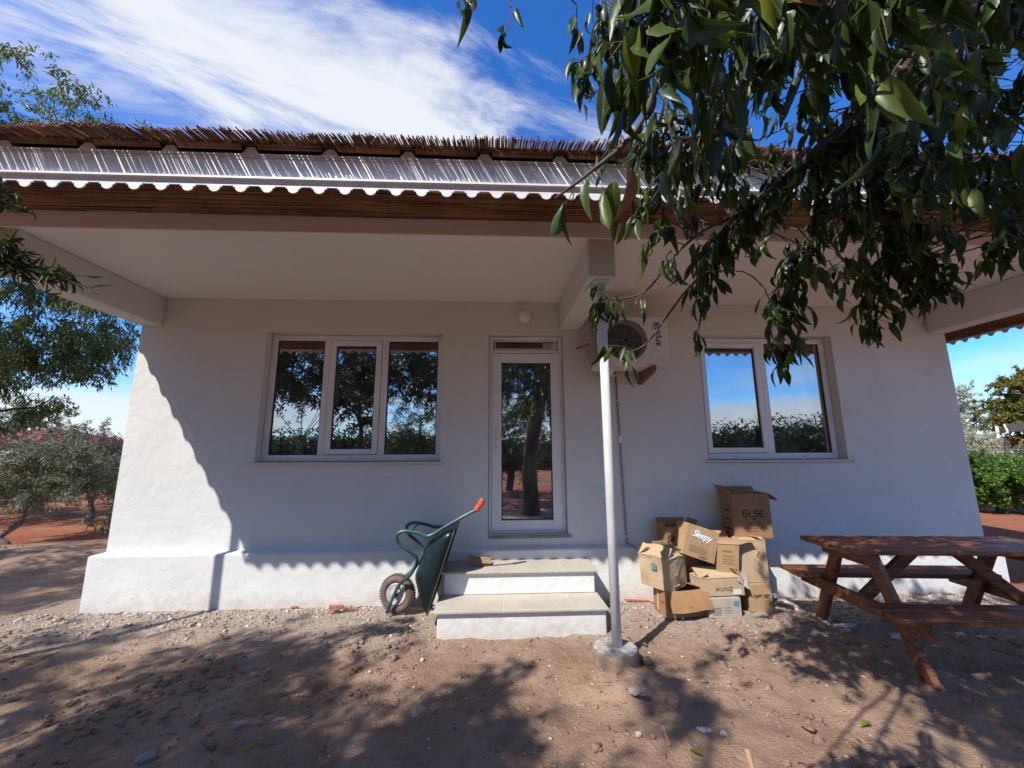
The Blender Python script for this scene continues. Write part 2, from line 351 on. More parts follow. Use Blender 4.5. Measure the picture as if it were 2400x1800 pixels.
M['cable'] = pmat('grey_cable', (0.30, 0.29, 0.29), 0.6, (0.24, 0.23, 0.23), scale=20)
M['red_cable'] = pmat('red_white_pipe', (0.55, 0.52, 0.50), 0.5, (0.45, 0.06, 0.05), scale=6, lo=0.48, hi_=0.52)
def carton_mat(name, c1, c2):
    return pmat(name, c1, 0.85, c2, scale=5, fine=0.06, fscale=40, stretch=(1, 1, 1), bump=0.25, bscale=14, bdist=0.012, spec=0.25)
M['carton'] = carton_mat('brown_cardboard', (0.42, 0.27, 0.145), (0.36, 0.225, 0.115))
M['carton_dark'] = carton_mat('dark_cardboard', (0.34, 0.19, 0.09), (0.29, 0.16, 0.075))
M['carton_pale'] = carton_mat('pale_cardboard', (0.46, 0.34, 0.215), (0.40, 0.285, 0.17))
M['carton_grey'] = carton_mat('greyish_cardboard', (0.42, 0.38, 0.31), (0.35, 0.31, 0.25))
def wood_mat(name, c1, c2, c3):
    mt, t, b = material(name); n = t.nodes; l = t.links
    tc_ = n.new('ShaderNodeTexCoord'); mp = n.new('ShaderNodeMapping'); mp.inputs['Scale'].default_value = (1.2, 16, 16); l.new(tc_.outputs['Object'], mp.inputs[0])
    z = n.new('ShaderNodeTexNoise'); z.inputs['Scale'].default_value = 2.2; z.inputs['Detail'].default_value = 8; z.inputs['Distortion'].default_value = 1.2; l.new(mp.outputs[0], z.inputs['Vector'])
    rp = n.new('ShaderNodeValToRGB'); cr = rp.color_ramp; cr.elements.new(0.5)
    for i, c in enumerate((c1, c2, c3)): cr.elements[i].position = (0.3, 0.5, 0.72)[i]; cr.elements[i].color = rgb(c)
    l.new(z.outputs['Fac'], rp.inputs[0])
    oi = n.new('ShaderNodeObjectInfo'); m3 = n.new('ShaderNodeMapRange'); m3.inputs['To Min'].default_value = 0.72; m3.inputs['To Max'].default_value = 1.25; l.new(oi.outputs['Random'], m3.inputs['Value'])
    v = n.new('ShaderNodeVectorMath'); v.operation = 'SCALE'; l.new(rp.outputs[0], v.inputs[0]); l.new(m3.outputs[0], v.inputs['Scale']); l.new(v.outputs[0], b.inputs['Base Color'])
    b.inputs['Roughness'].default_value = 0.5; b.inputs['Specular IOR Level'].default_value = 0.4
    bp = n.new('ShaderNodeBump'); bp.inputs['Strength'].default_value = 0.25; bp.inputs['Distance'].default_value = 0.004; l.new(z.outputs['Fac'], bp.inputs['Height']); l.new(bp.outputs[0], b.inputs['Normal'])
    return mt
M['wood'] = wood_mat('red_brown_varnished_wood', (0.075, 0.024, 0.011), (0.18, 0.06, 0.025), (0.30, 0.125, 0.055))
M['raw_wood'] = wood_mat('raw_wood', (0.22, 0.13, 0.07), (0.34, 0.21, 0.12), (0.45, 0.30, 0.18))
M['bark'] = pmat('dark_bark', (0.055, 0.04, 0.03), 0.9, (0.11, 0.085, 0.065), scale=10, stretch=(1, 1, .3), bump=0.6, bscale=25, bdist=.02, fine=0.2)
M['twig'] = pmat('brown_twig', (0.055, 0.036, 0.027), 0.8, (0.13, 0.10, 0.075), scale=14, fine=0.2)
M['bark_grey'] = pmat('grey_olive_bark', (0.16, 0.14, 0.12), 0.95, (0.09, 0.075, 0.065), scale=9, bump=0.6, bscale=25, bdist=.02)
M['stone'] = pmat('grey_stone', (0.30, 0.265, 0.23), 0.9, (0.20, 0.17, 0.15), scale=14, bump=0.5, bscale=50, fine=0.15)
M['stone_rust'] = pmat('ochre_stone', (0.34, 0.18, 0.095), 0.9, (0.24, 0.14, 0.08), scale=10, bump=0.6, bscale=30, fine=0.15)
M['stone_white'] = pmat('white_rubble', (0.60, 0.58, 0.55), 0.9, (0.45, 0.42, 0.38), scale=16, bump=0.5, bscale=50, fine=0.1)
M['terracotta'] = pmat('terracotta_shard', (0.40, 0.13, 0.075), 0.9, (0.32, 0.10, 0.06), scale=16, fine=0.1, bump=0.2)
M['gravel'] = pmat('mixed_gravel', (0.40, 0.335, 0.28), 0.9, (0.23, 0.165, 0.12), scale=3, lo=0.4, hi_=0.6, island=0.5, fine=0.15)
M['rubble'] = pmat('pale_rubble', (0.43, 0.385, 0.34), 0.9, (0.31, 0.235, 0.195), scale=5, lo=0.45, hi_=0.65, island=0.4, fine=0.1)
M['red_roof'] = pmat('red_roof_sheet', (0.30, 0.035, 0.04), 0.6, (0.25, 0.03, 0.035), scale=2)
M['far_wall'] = pmat('far_white_wall', (0.70, 0.69, 0.68), 0.8, (0.62, 0.61, 0.60), scale=1)
M['far_glass'] = pmat('far_window_glass', (0.04, 0.05, 0.06), 0.1, (0.06, 0.07, 0.08), scale=1)
M['canopy'] = pmat('dark_canopy_slat', (0.05, 0.035, 0.025), 0.8, (0.08, 0.06, 0.045), scale=5)
M['pale_pole'] = pmat('pale_concrete_pole', (0.62, 0.60, 0.56), 0.8, (0.54, 0.52, 0.48), scale=3)
M['leaf_big'] = leaf_mat('glossy_dark_leaf', [(0.018, 0.033, 0.007), (0.030, 0.053, 0.010), (0.048, 0.078, 0.015), (0.095, 0.13, 0.026)], 0.28, 0.38, 0.34)
M['leaf_yellow'] = leaf_mat('yellow_green_leaf', [(0.14, 0.21, 0.02), (0.22, 0.27, 0.03)], 0.4, 0.4)
M['leaf_brown'] = leaf_mat('dead_brown_leaf', [(0.19, 0.075, 0.03), (0.27, 0.12, 0.05)], 0.2, 0.6)
M['leaf_litter'] = leaf_mat('dry_leaf_litter', [(0.10, 0.06, 0.035), (0.24, 0.15, 0.08), (0.16, 0.09, 0.05), (0.34, 0.25, 0.14)], 0.1, 0.8, 0.2)
M['leaf_dark'] = leaf_mat('dark_tree_leaf', [(0.018, 0.034, 0.010), (0.032, 0.052, 0.014), (0.05, 0.075, 0.02)], 0.25, 0.45)
M['leaf_mid'] = leaf_mat('mid_green_leaf', [(0.05, 0.075, 0.024), (0.10, 0.135, 0.04), (0.18, 0.21, 0.07)], 0.3, 0.45)
M['leaf_olive'] = leaf_mat('silver_olive_leaf', [(0.10, 0.115, 0.075), (0.17, 0.185, 0.135), (0.28, 0.295, 0.235)], 0.2, 0.55)
M['leaf_silver_glare'] = leaf_mat('overexposed_silver_leaf', [(0.28, 0.29, 0.22), (0.42, 0.43, 0.35), (0.55, 0.56, 0.48)], 0.25, 0.5)  # silvery olive leaf with overexposure put into its brightness
M['leaf_autumn'] = leaf_mat('yellowing_leaf', [(0.06, 0.11, 0.02), (0.17, 0.17, 0.03), (0.28, 0.19, 0.04), (0.09, 0.13, 0.03)], 0.3, 0.5)
M['leaf_bright'] = leaf_mat('bright_hedge_leaf', [(0.05, 0.10, 0.015), (0.09, 0.17, 0.025), (0.15, 0.24, 0.04)], 0.3, 0.4)
# reflective double glazing
mt, t, b = material('window_glass'); n = t.nodes; l = t.links
gl = n.new('ShaderNodeBsdfGlossy'); gl.inputs['Roughness'].default_value = 0.0; gl.inputs['Color'].default_value = (0.93, 0.96, 1.0, 1)
tr = n.new('ShaderNodeBsdfTransparent'); tr.inputs['Color'].default_value = (0.62, 0.65, 0.66, 1)
lw = n.new('ShaderNodeLayerWeight'); lw.inputs[0].default_value = 0.35; mr_ = n.new('ShaderNodeMapRange'); mr_.inputs['To Min'].default_value = 0.46; mr_.inputs['To Max'].default_value = 0.95
l.new(lw.outputs['Fresnel'], mr_.inputs['Value']); ms = n.new('ShaderNodeMixShader'); l.new(mr_.outputs[0], ms.inputs[0]); l.new(tr.outputs[0], ms.inputs[1]); l.new(gl.outputs[0], ms.inputs[2])
nzb = n.new('ShaderNodeTexNoise'); nzb.inputs['Scale'].default_value = 1.6; bpp = n.new('ShaderNodeBump'); bpp.inputs['Strength'].default_value = 0.05; bpp.inputs['Distance'].default_value = 0.02
tcc = n.new('ShaderNodeTexCoord'); l.new(tcc.outputs['Object'], nzb.inputs['Vector']); l.new(nzb.outputs['Fac'], bpp.inputs['Height']); l.new(bpp.outputs[0], gl.inputs['Normal'])
df = n.new('ShaderNodeBsdfDiffuse'); df.inputs['Color'].default_value = (0.55, 0.53, 0.50, 1); nd = n.new('ShaderNodeTexNoise'); nd.inputs['Scale'].default_value = 5; nd.inputs['Detail'].default_value = 8
l.new(tcc.outputs['Object'], nd.inputs['Vector']); md = n.new('ShaderNodeMapRange'); md.inputs['From Min'].default_value = 0.35; md.inputs['From Max'].default_value = 0.75; md.inputs['To Min'].default_value = 0.01; md.inputs['To Max'].default_value = 0.10; l.new(nd.outputs['Fac'], md.inputs['Value'])
m5 = n.new('ShaderNodeMixShader'); l.new(md.outputs[0], m5.inputs[0]); l.new(ms.outputs[0], m5.inputs[1]); l.new(df.outputs[0], m5.inputs[2])
l.new(m5.outputs[0], n['Material Output'].inputs['Surface']); n.remove(b)
M['glass'] = mt
# ------------------------------------------------------------------ ground: one sheet to the horizon
def axis_coords(a, b, step, far):
    near = list(np.arange(a, b+1e-6, step)); out = []; s = step; x = a
    while x > -far: s *= 1.22; x -= s; out.append(x)
    left = out[::-1]; out = []; s = step; x = near[-1]
    while x < far: s *= 1.22; x += s; out.append(x)
    return np.array(left+near+out)
gx = axis_coords(-6.0, 6.6, 0.032, 700); gy = axis_coords(-4.2, 0.3, 0.028, 700)
GX, GY = np.meshgrid(gx, gy, indexing='ij')
def ground_z(x, y):
    x = np.asarray(x, float); y = np.asarray(y, float)
    near = np.clip((-y-0.10)/0.9, 0.25, 1)
    z = 0.045*fbm(x*0.9, y*0.9, 3)*near+0.030*fbm(x*3.1+5, y*3.1, 3)*near+0.024*fbm(x*9+3, y*9, 3, .6)*near+0.010*fbm(x*24, y*24+7, 2)*near
    z = z-0.012*np.clip(-y-1, 0, 3)
    left = np.clip((-x-4.6)/1.5, 0, 1)*np.clip((y+0.6)/1.2, 0, 1)*np.clip((3.4-y)/1.2, 0, 1)
    z = z+left*(0.10+0.22*fbm(x*0.8+3, y*1.7, 3))
    r = np.hypot(x-0.8, y)
    far = np.clip((r-7)/6, 0, 1)
    z = z+far*0.25*fbm(x*0.16, y*0.16+4, 3)-far*0.05
    z = z+np.clip((r-60)/400, 0, 1)*2.0*fbm(x*0.012, y*0.012, 3)
    # dug earth heaped round the post footing
    z = z+0.055*np.exp(-(((x-0.86)**2+(y+1.52)**2)/0.075))*(1+1.5*fbm(x*9, y*9, 2))
    return z
GZ = ground_z(GX, GY)
nx, ny = GX.shape
ii = np.arange(nx*ny).reshape(nx, ny)
gf = np.stack([ii[:-1, :-1].ravel(), ii[1:, :-1].ravel(), ii[1:, 1:].ravel(), ii[:-1, 1:].ravel()], 1)
gme = np_mesh('ground', np.stack([GX.ravel(), GY.ravel(), GZ.ravel()], 1), gf, None, True)
mt, t, b = material('soil'); n = t.nodes; l = t.links
b.inputs['Roughness'].default_value = 0.95; b.inputs['Specular IOR Level'].default_value = 0.15
tcg = n.new('ShaderNodeTexCoord'); sp = n.new('ShaderNodeSeparateXYZ')
def gn(sc, det=5, ro=0.6, vec=None):
    z = n.new('ShaderNodeTexNoise'); z.inputs['Scale'].default_value = sc; z.inputs['Detail'].default_value = det; z.inputs['Roughness'].default_value = ro
    l.new(vec or tcg.outputs['Object'], z.inputs['Vector']); return z.outputs['Fac']
def gr(f, a, b_, c=0.0, d=1.0, sm=True):
    z = n.new('ShaderNodeMapRange'); z.interpolation_type = 'SMOOTHSTEP' if sm else 'LINEAR'
    for k, v in (('From Min', a), ('From Max', b_), ('To Min', c), ('To Max', d)): z.inputs[k].default_value = v
    l.new(f, z.inputs['Value']); return z.outputs[0]
def gm(op, a, b_, clamp=False):
    z = n.new('ShaderNodeMath'); z.operation = op; z.use_clamp = clamp
    for i, v in enumerate((a, b_)):
        if isinstance(v, (int, float)): z.inputs[i].default_value = v
        else: l.new(v, z.inputs[i])
    return z.outputs[0]
def gmix(f, a, b_):
    z = n.new('ShaderNodeMix'); z.data_type = 'RGBA'
    if isinstance(f, (int, float)): z.inputs['Factor'].default_value = f
    else: l.new(f, z.inputs['Factor'])
    for s_, v in (('A', a), ('B', b_)):
        if isinstance(v, tuple): z.inputs[s_].default_value = rgb(v)
        else: l.new(v, z.inputs[s_])
    return z.outputs['Result']
l.new(tcg.outputs['Object'], sp.inputs[0]); X_, Y_ = sp.outputs[0], sp.outputs[1]
wob = gm('MULTIPLY', gm('SUBTRACT', gn(0.9, 4), 0.5), 1.6)
wob2 = gm('MULTIPLY', gm('SUBTRACT', gn(3.0, 4), 0.5), 0.9)
brown = gmix(gr(gn(1.6, 6), 0.35, 0.68), (0.31, 0.195, 0.132), (0.41, 0.272, 0.190))
brown = gmix(gr(gn(7, 6), 0.50, 0.72, 0, 0.55), brown, (0.19, 0.115, 0.075))
grit = gmix(gr(gn(30, 4), 0.4, 0.66), (0.36, 0.275, 0.215), (0.49, 0.40, 0.335))
grit = gmix(gr(gn(95, 3), 0.60, 0.70, 0, 0.6), grit, (0.50, 0.44, 0.39))
house_zone = gm('MULTIPLY', gr(gm('ADD', Y_, wob2), -1.25, -0.35), gr(gm('ADD', X_, wob2), -4.7, -3.7))
soil = gmix(house_zone, brown, grit)
soil = gmix(gr(gn(70, 3, .5), 0.64, 0.72, 0, 0.55), soil, (0.42, 0.35, 0.28))
red = gmix(gr(gn(0.5, 6), 0.35, 0.65), (0.27, 0.088, 0.042), (0.34, 0.135, 0.072))
red = gmix(gr(gn(2.2, 5), 0.56, 0.74, 0, 0.6), red, (0.36, 0.21, 0.12))
redz = gm('MAXIMUM', gm('MULTIPLY', gr(gm('ADD', X_, wob2), 4.9, 5.7), gr(Y_, -1.2, 0.2)), gr(gm('ADD', Y_, wob), 1.9, 3.2))
redz = gm('MAXIMUM', redz, gr(gm('ADD', Y_, wob), -6.0, -7.2))
redz = gm('MAXIMUM', redz, gr(gm('ADD', X_, wob), -9.5, -11.0))
soil = gmix(redz, soil, red)
far_g = gm('MULTIPLY', gr(gn(0.12, 5), 0.5, 0.62, 0, 0.75), gr(gm('MAXIMUM', gm('ABSOLUTE', X_, 0), gm('ABSOLUTE', Y_, 0)), 9, 16))
soil = gmix(far_g, soil, (0.12, 0.13, 0.05))
l.new(soil, b.inputs['Base Color'])
h = gm('ADD', gm('MULTIPLY', gn(38, 6, .65), 0.8), gm('MULTIPLY', gn(120, 4, .6), 0.45))
bp = n.new('ShaderNodeBump'); bp.inputs['Strength'].default_value = 1.0; bp.inputs['Distance'].default_value = 0.03; l.new(h, bp.inputs['Height']); l.new(bp.outputs[0], b.inputs['Normal'])
gme.materials.append(mt); M['soil'] = mt
ground = tag(link('ground', gme), 'bare brown earth turning to red field soil', None, None, 'structure')
def gz(x, y): return float(ground_z(np.array([x]), np.array([y]))[0])

# ------------------------------------------------------------------ the house
HX0, HX1, HY1 = -3.80, 5.335, 7.0
house = empty('house', (0.77, 0.0, 0.0), 'low white plastered house with reed-covered roof and deep porch overhang', 'house')
def wall_holes(mb, x0, x1, z0, z1, holes, y0, y1):
    xs = sorted({x0, x1, *[h[0] for h in holes], *[h[1] for h in holes]}); zs = sorted({z0, z1, *[h[2] for h in holes], *[h[3] for h in holes]})
    def hole(i, j):
        if i < 0 or j < 0 or i >= len(xs)-1 or j >= len(zs)-1: return True
        cx, cz = (xs[i]+xs[i+1])/2, (zs[j]+zs[j+1])/2
        return any(h[0] < cx < h[1] and h[2] < cz < h[3] for h in holes)
    for i in range(len(xs)-1):
        for j in range(len(zs)-1):
            if hole(i, j): continue
            a, b_, c, d = xs[i], xs[i+1], zs[j], zs[j+1]
            mb.add([(a, y0, c), (b_, y0, c), (b_, y0, d), (a, y0, d)], [(0, 1, 2, 3)])
            mb.add([(a, y1, c), (b_, y1, c), (b_, y1, d), (a, y1, d)], [(3, 2, 1, 0)])
            for di, dj, q in ((-1, 0, [(a, y0, c), (a, y0, d), (a, y1, d), (a, y1, c)]), (1, 0, [(b_, y0, c), (b_, y1, c), (b_, y1, d), (b_, y0, d)]),
                              (0, -1, [(a, y0, c), (a, y1, c), (b_, y1, c), (b_, y0, c)]), (0, 1, [(a, y0, d), (b_, y0, d), (b_, y1, d), (a, y1, d)])):
                if hole(i+di, j+dj): mb.add(q, [(0, 1, 2, 3)])
WL = (-2.475, -0.565, 1.375, 2.778); WR = (2.335, 3.925, 1.372, 2.785); DR = (-0.058, 0.780, 0.620, 2.775)
mb = MB(); wall_holes(mb, HX0, HX1, 0.50, 3.148, [WL, WR, DR], 0.0, 0.20)
front = mb.build('front_wall', M['plaster'], house)
bm = bmesh.new(); bm.from_mesh(front.data); bmesh.ops.remove_doubles(bm, verts=bm.verts, dist=1e-4); bm.to_mesh(front.data); bm.free()
MB().box(HX0, HX0+0.2, 0.201, HY1, 0.5, 3.148).build('side_wall', M['plaster'], house)
MB().box(HX1-0.2, HX1, 0.201, HY1, 0.5, 3.148).build('side_wall', M['plaster'], house)
MB().box(HX0+0.201, HX1-0.201, HY1-0.2, HY1, 0.5, 3.148).build('back_wall', M['plaster'], house)
# plinth: one projecting skirt with a sloped ledge
mb = MB(); px0, px1, py0, py1 = HX0-0.085, HX1+0.085, -0.085, HY1+0.085
ring = lambda x0, x1, y0, y1, z: [(x0, y0, z), (x1, y0, z), (x1, y1, z), (x0, y1, z)]
rows = [ring(px0, px1, py0, py1, -0.3), ring(px0, px1, py0, py1, 0.488), ring(px0+0.012, px1-0.012, py0+0.012, py1-0.012, 0.500), ring(HX0+0.003, HX1-0.003, 0.003, HY1-0.003, 0.516)]
vsr = [p for r_ in rows for p in r_]
mb.add(vsr, [(k*4+i, k*4+(i+1) % 4, k*4+4+(i+1) % 4, k*4+4+i) for k in range(3) for i in range(4)]+[(12, 13, 14, 15)])
mb.build('plinth', M['plaster'], house)
mb = MB(); mb.box(HX0+0.2, HX1-0.2, 0.2, HY1-0.2, 0.52, 0.60); mb.box(0.95, 1.05, 0.21, HY1-.21, 0.61, 3.14); mb.box(HX0+0.22, 0.94, 3.4, 3.5, 0.61, 3.14); mb.box(1.06, HX1-0.22, 3.4, 3.5, 0.61, 3.14)
mb.build('inner_room', M['room'], house)
# porch slab with its dark front edge, three cross beams
SY = -1.40
MB().box(HX0-0.03, HX1+0.03, SY, HY1-0.02, 3.15, 3.292, 0.006).build('ceiling_slab', M['ceiling'], house)
for bx0, bx1 in ((HX0-0.002, HX0+0.215), (0.745, 0.965), (HX1-0.215, HX1+0.002)):
    MB().box(bx0, bx1, SY+0.012, -0.003, 2.828, 3.149, 0.008).build('ceiling_beam', M['plaster'], house)
# eaves: fascia, gutter lip, scalloped valance on three sides
FX0, FX1, FY = -4.11, 7.17, -1.95
ZF0, ZF1 = 3.184, 3.374
mb = MB(); mb.box(FX0, FX1, FY, FY+0.02, ZF0, ZF1)
fascia = mb.build('fascia_board', M['sheet'], house)
MB().box(FX0, FX0+0.02, FY+0.021, HY1+0.6, ZF0, ZF1).build('fascia_board', M['sheet'], house)
MB().box(FX1-0.02, FX1, FY+0.021, HY1+0.6, ZF0, ZF1).build('fascia_board', M['sheet'], house)
prof = [(0.0, 3.186), (-0.036, 3.186), (-0.042, 3.180), (-0.042, 3.169), (-0.028, 3.162), (-0.024, 3.147), (0.0, 3.147)]
MB().prism([(FX0-0.04, FY-0.002+y, z) for y, z in prof], (0, 0, 0), (FX1-FX0+0.08, 0, 0)).build('gutter_lip', M['sheet'], house)
MB().prism([(FX1+0.002-y, FY+0.03, z) for y, z in prof], (0, 0, 0), (0, HY1+0.5-FY, 0)).build('gutter_lip', M['sheet'], house)
MB().prism([(FX0-0.002+y, FY+0.03, z) for y, z in prof], (0, 0, 0), (0, HY1+0.5-FY, 0)).build('gutter_lip', M['sheet'], house)
def valance(along, a0, a1, fixed, thick, z_top=3.150, pitch=0.1610):
    """stepped scallops hanging under the gutter"""
    mb = MB(); nt_ = int((a1-a0)/pitch); zn, zs_, zb = 3.131, 3.121, 3.088
    for k in range(nt_):
        c = a0+(k+0.5)*pitch; pl = [(c-pitch/2, z_top), (c-pitch/2, zn), (c-0.047, zn), (c-0.047, zs_), (c-0.038, zs_)]
        rr = 0.035; pl += [(c-rr*math.cos(th), zs_-(zs_-zb)*math.sin(th)) for th in np.linspace(0, math.pi, 11)]
        pl += [(c+0.038, zs_), (c+0.047, zs_), (c+0.047, zn), (c+pitch/2, zn), (c+pitch/2, z_top)]
        for i in range(len(pl)-1):                         # strips down from the top edge
            pass
        P3 = lambda a, z, o: (a, fixed+o, z) if along == 'x' else (fixed+o, a, z)
        n_ = len(pl); top = [(p[0], z_top) for p in pl]
        fr_ = [P3(a, z, 0) for a, z in pl]+[P3(a, z, 0) for a, z in top]; bk = [P3(a, z, thick) for a, z in pl]+[P3(a, z, thick) for a, z in top]
        fs = []
        for i in range(n_-1):
            if abs(pl[i][0]-pl[i+1][0]) > 1e-6:
                fs.append((i, i+1, n_+i+1, n_+i)); fs.append((2*n_+n_+i, 2*n_+n_+i+1, 2*n_+i+1, 2*n_+i))
            fs.append((i, 2*n_+i, 2*n_+i+1, i+1))
        mb.add(fr_+bk, fs)
    return mb.build('scalloped_valance', M['sheet'], house)
valance('x', FX0+0.02, FX1, FY-0.022, 0.008)
valance('y', FY+0.05, HY1+0.5, FX1+0.012, 0.008)
valance('y', FY+0.05, HY1+0.5, FX0-0.022, 0.008)
# roof: ribbed sheet, reed mat over it
RIDGE_Y, RZ0, SL = 2.7, 3.374, 0.20
mb = MB(); pts = []; x = FX0
ribs = np.arange(-3.08-1.005, FX1, 0.5025)
prof_x = [(FX0, 0.0)]
for rx in ribs: prof_x += [(rx-0.055, 0.0), (rx-0.022, 0.045), (rx+0.022, 0.045), (rx+0.055, 0.0)]
prof_x = [p for p in prof_x if FX0 <= p[0] <= FX1]+[(FX1, 0.0)]
zr = RZ0+SL*(RIDGE_Y-FY)
A = [(x, FY-0.004, RZ0+hh) for x, hh in prof_x]; B = [(x, RIDGE_Y, zr+hh) for x, hh in prof_x]; Cc = [(x, HY1+0.6, RZ0+hh) for x, hh in prof_x]; k = len(prof_x)
A2 = [(x, FY-0.004, RZ0-0.012) for x, hh in prof_x]
mb.add(A+B+Cc+A2, [(i, i+1, k+i+1, k+i) for i in range(k-1)]+[(k+i, k+i+1, 2*k+i+1, 2*k+i) for i in range(k-1)]+[(3*k+i, 3*k+i+1, i+1, i) for i in range(k-1)])
mb.build('roof_sheet', M['sheet'], house)
mb = MB()
for (ya, yb, za, zb) in ((FY-0.035, RIDGE_Y, RZ0+0.050-SL*0.035, zr+0.050), (RIDGE_Y+0.001, HY1+0.7, zr+0.050, RZ0+0.03)):
    mb.add([(FX0-0.05, ya, za), (FX1+0.05, ya, za), (FX1+0.05, yb, zb), (FX0-0.05, yb, zb), (FX0-0.05, ya, za+0.03), (FX1+0.05, ya, za+0.03), (FX1+0.05, yb, zb+0.03), (FX0-0.05, yb, zb+0.03)],
           [(3, 2, 1, 0), (4, 5, 6, 7), (0, 1, 5, 4), (1, 2, 6, 5), (2, 3, 7, 6), (3, 0, 4, 7)])
mb.build('reed_mat', M['reed_shade'], house)
# horizontal bundle under the mat seen between the ribs
mb = MB()
for i in range(len(ribs)-1):
    for q in range(4):
        y_ = FY-0.012-0.006*q; mb.tube([(ribs[i]+0.05, y_, RZ0+0.028+0.007*q), (ribs[i+1]-0.05, y_, RZ0+0.026+0.007*q+random.uniform(-.003, .003))], 0.0075, 5)
mb.build('reed_bundle', M['reed'], house, kind='stuff')
# fringe: reed ends overhanging the gutter, thinning in places so that the sun gets through
mb = MB(); x = FX0-0.05
while x < FX1:
    gap = random.choice((0.0082, 0.0088, 0.0094, 0.0100)) if random.random() < 0.88 else random.uniform(0.0115, 0.0165)
    x += gap
    r0 = random.uniform(0.0038, 0.0056); over = 0.147+0.010*math.sin(x*2.1)+0.008*math.sin(x*7.3+1)+random.gauss(0, 0.0045)
    sk = random.gauss(0, 0.0035)+0.010*math.sin(x*3.3); zz = RZ0+0.052+random.uniform(0, 0.016)
    mb.tube([(x, FY+0.10, zz+0.022), (x+sk*0.5, FY-0.04, zz-0.004), (x+sk, FY-over, zz-0.026-abs(random.gauss(0, 0.005)))], [r0, r0, r0*0.85], 5)
    if random.random() < 0.78:
        zz += 0.009; o2 = over+random.uniform(-0.02, 0.003); sk += random.gauss(0, 0.005)
        mb.tube([(x+0.004, FY+0.08, zz+0.02), (x+0.004+sk, FY-o2, zz-0.018)], [r0*0.9, r0*0.8], 5)
mb.build('reed_fringe', M['reed'], house, kind='stuff', label='brown reed ends overhanging the white gutter')
# soffit of reeds between slab and fascia, along the front and along both sides
def reed_rows(along, fixed0, fixed1, a0, a1, za, zb, step=0.0112):
    mb = MB(); f = fixed0
    while f < fixed1:
        z = za+(zb-za)*(f-fixed0)/(fixed1-fixed0)
        a = a0+random.uniform(-0.6, 0)
        while a < a1:
            L_ = random.uniform(1.1, 2.3); e = min(a+L_, a1); s_ = max(a, a0); r0 = random.uniform(0.0046, 0.0068); j1, j2, j3 = (random.gauss(0, 0.004) for _ in range(3)); zj = z-random.uniform(0, 0.006)
            if e-s_ > 0.05:
                mid = (s_+e)/2
                P3 = lambda a_, f_, z_: (a_, f_, z_) if along == 'x' else (f_, a_, z_)
                mb.tube([P3(s_, f+j1, zj), P3(mid, f+j2, zj-random.uniform(0, .006)), P3(e, f+j3, zj)], [r0, r0, r0*0.8], 5)
            a = e+random.uniform(0.0, 0.01) if e < a1 else a1
        f += step*random.uniform(0.8, 1.2)
    return mb
ZS0, ZS1 = 3.158, 3.300                    # the soffit rises from the gutter to the slab
reed_rows('x', FY+0.024, SY-0.005, FX0+0.02, FX1-0.02, ZS0, ZS1).build('reed_soffit', M['reed_pale'], house, kind='stuff')
reed_rows('y', HX1+0.04, FX1-0.022, -1.39, 5.0, ZS1, ZS0, 0.0125).build('reed_soffit', M['reed_pale'], house, kind='stuff')
reed_rows('y', FX0+0.024, HX0-0.035, -1.39, 5.0, ZS0, ZS1, 0.0125).build('reed_soffit', M['reed_pale'], house, kind='stuff')
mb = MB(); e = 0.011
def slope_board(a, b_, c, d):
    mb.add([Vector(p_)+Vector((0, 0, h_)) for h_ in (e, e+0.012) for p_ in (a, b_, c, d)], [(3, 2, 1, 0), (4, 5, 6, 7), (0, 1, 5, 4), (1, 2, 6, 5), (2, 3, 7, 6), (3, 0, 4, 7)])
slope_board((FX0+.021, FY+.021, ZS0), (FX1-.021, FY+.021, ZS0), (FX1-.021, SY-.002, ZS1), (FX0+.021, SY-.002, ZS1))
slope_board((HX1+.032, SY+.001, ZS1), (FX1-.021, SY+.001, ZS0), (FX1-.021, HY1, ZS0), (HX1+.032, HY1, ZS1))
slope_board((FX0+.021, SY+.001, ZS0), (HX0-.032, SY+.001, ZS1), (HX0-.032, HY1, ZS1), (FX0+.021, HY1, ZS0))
mb.build('soffit_board', M['reed_shade'], house)
# joint line of the fascia, made as an added thin tube
cpts = [(x, FY-0.006+0.003*math.sin(x*4), 3.344+0.004*math.sin(x*1.7)) for x in np.arange(FX0, FX1, 0.4)]
MB().tube(cpts, 0.0022, 5).build('cable', M['cable'], house)

# ---- windows and door
def rect_frame(mb, x0, x1, z0, z1, y0, y1, t, tb=None, c=0.006):
    tb = t if tb is None else tb
    mb.box(x0, x0+t, y0, y1, z0, z1, c); mb.box(x1-t, x1, y0, y1, z0, z1, c)
    mb.box(x0+t-0.001, x1-t+0.001, y0+0.0015, y1-0.0015, z1-t, z1-0.0005, c); mb.box(x0+t-0.001, x1-t+0.001, y0+0.0015, y1-0.0015, z0+0.0005, z0+tb, c)
def pane(parent, x0, x1, z0, z1, y):
    MB().box(x0-0.006, x1+0.006, y, y+0.006, z0-0.006, z1+0.006).build('pane', M['glass'], parent)
    mb = MB(); rect_frame(mb, x0-0.004, x1+0.004, z0-0.004, z1+0.004, y-0.010, y-0.0015, 0.011, c=0.001); mb.build('gasket', M['black'], parent)
def slots(parent, xs, z, y):
    for x in xs: MB().box(x-0.014, x+0.014, y-0.003, y+0.004, z-0.003, z+0.003, 0.001).build('drain_slot', M['black'], parent)
def sill(parent, x0, x1, z, y0=-0.035, y1=0.11):
    MB().box(x0, x1, y0, y1, z-0.028, z, 0.006).build('sill', M['grout'], parent)
FYW = 0.105                               # face of the window frames, set back in the reveal
mb = MB(); x0, x1, z0, z1 = WL[0]+0.004, WL[1]-0.004, WL[2]+0.003, WL[3]-0.004
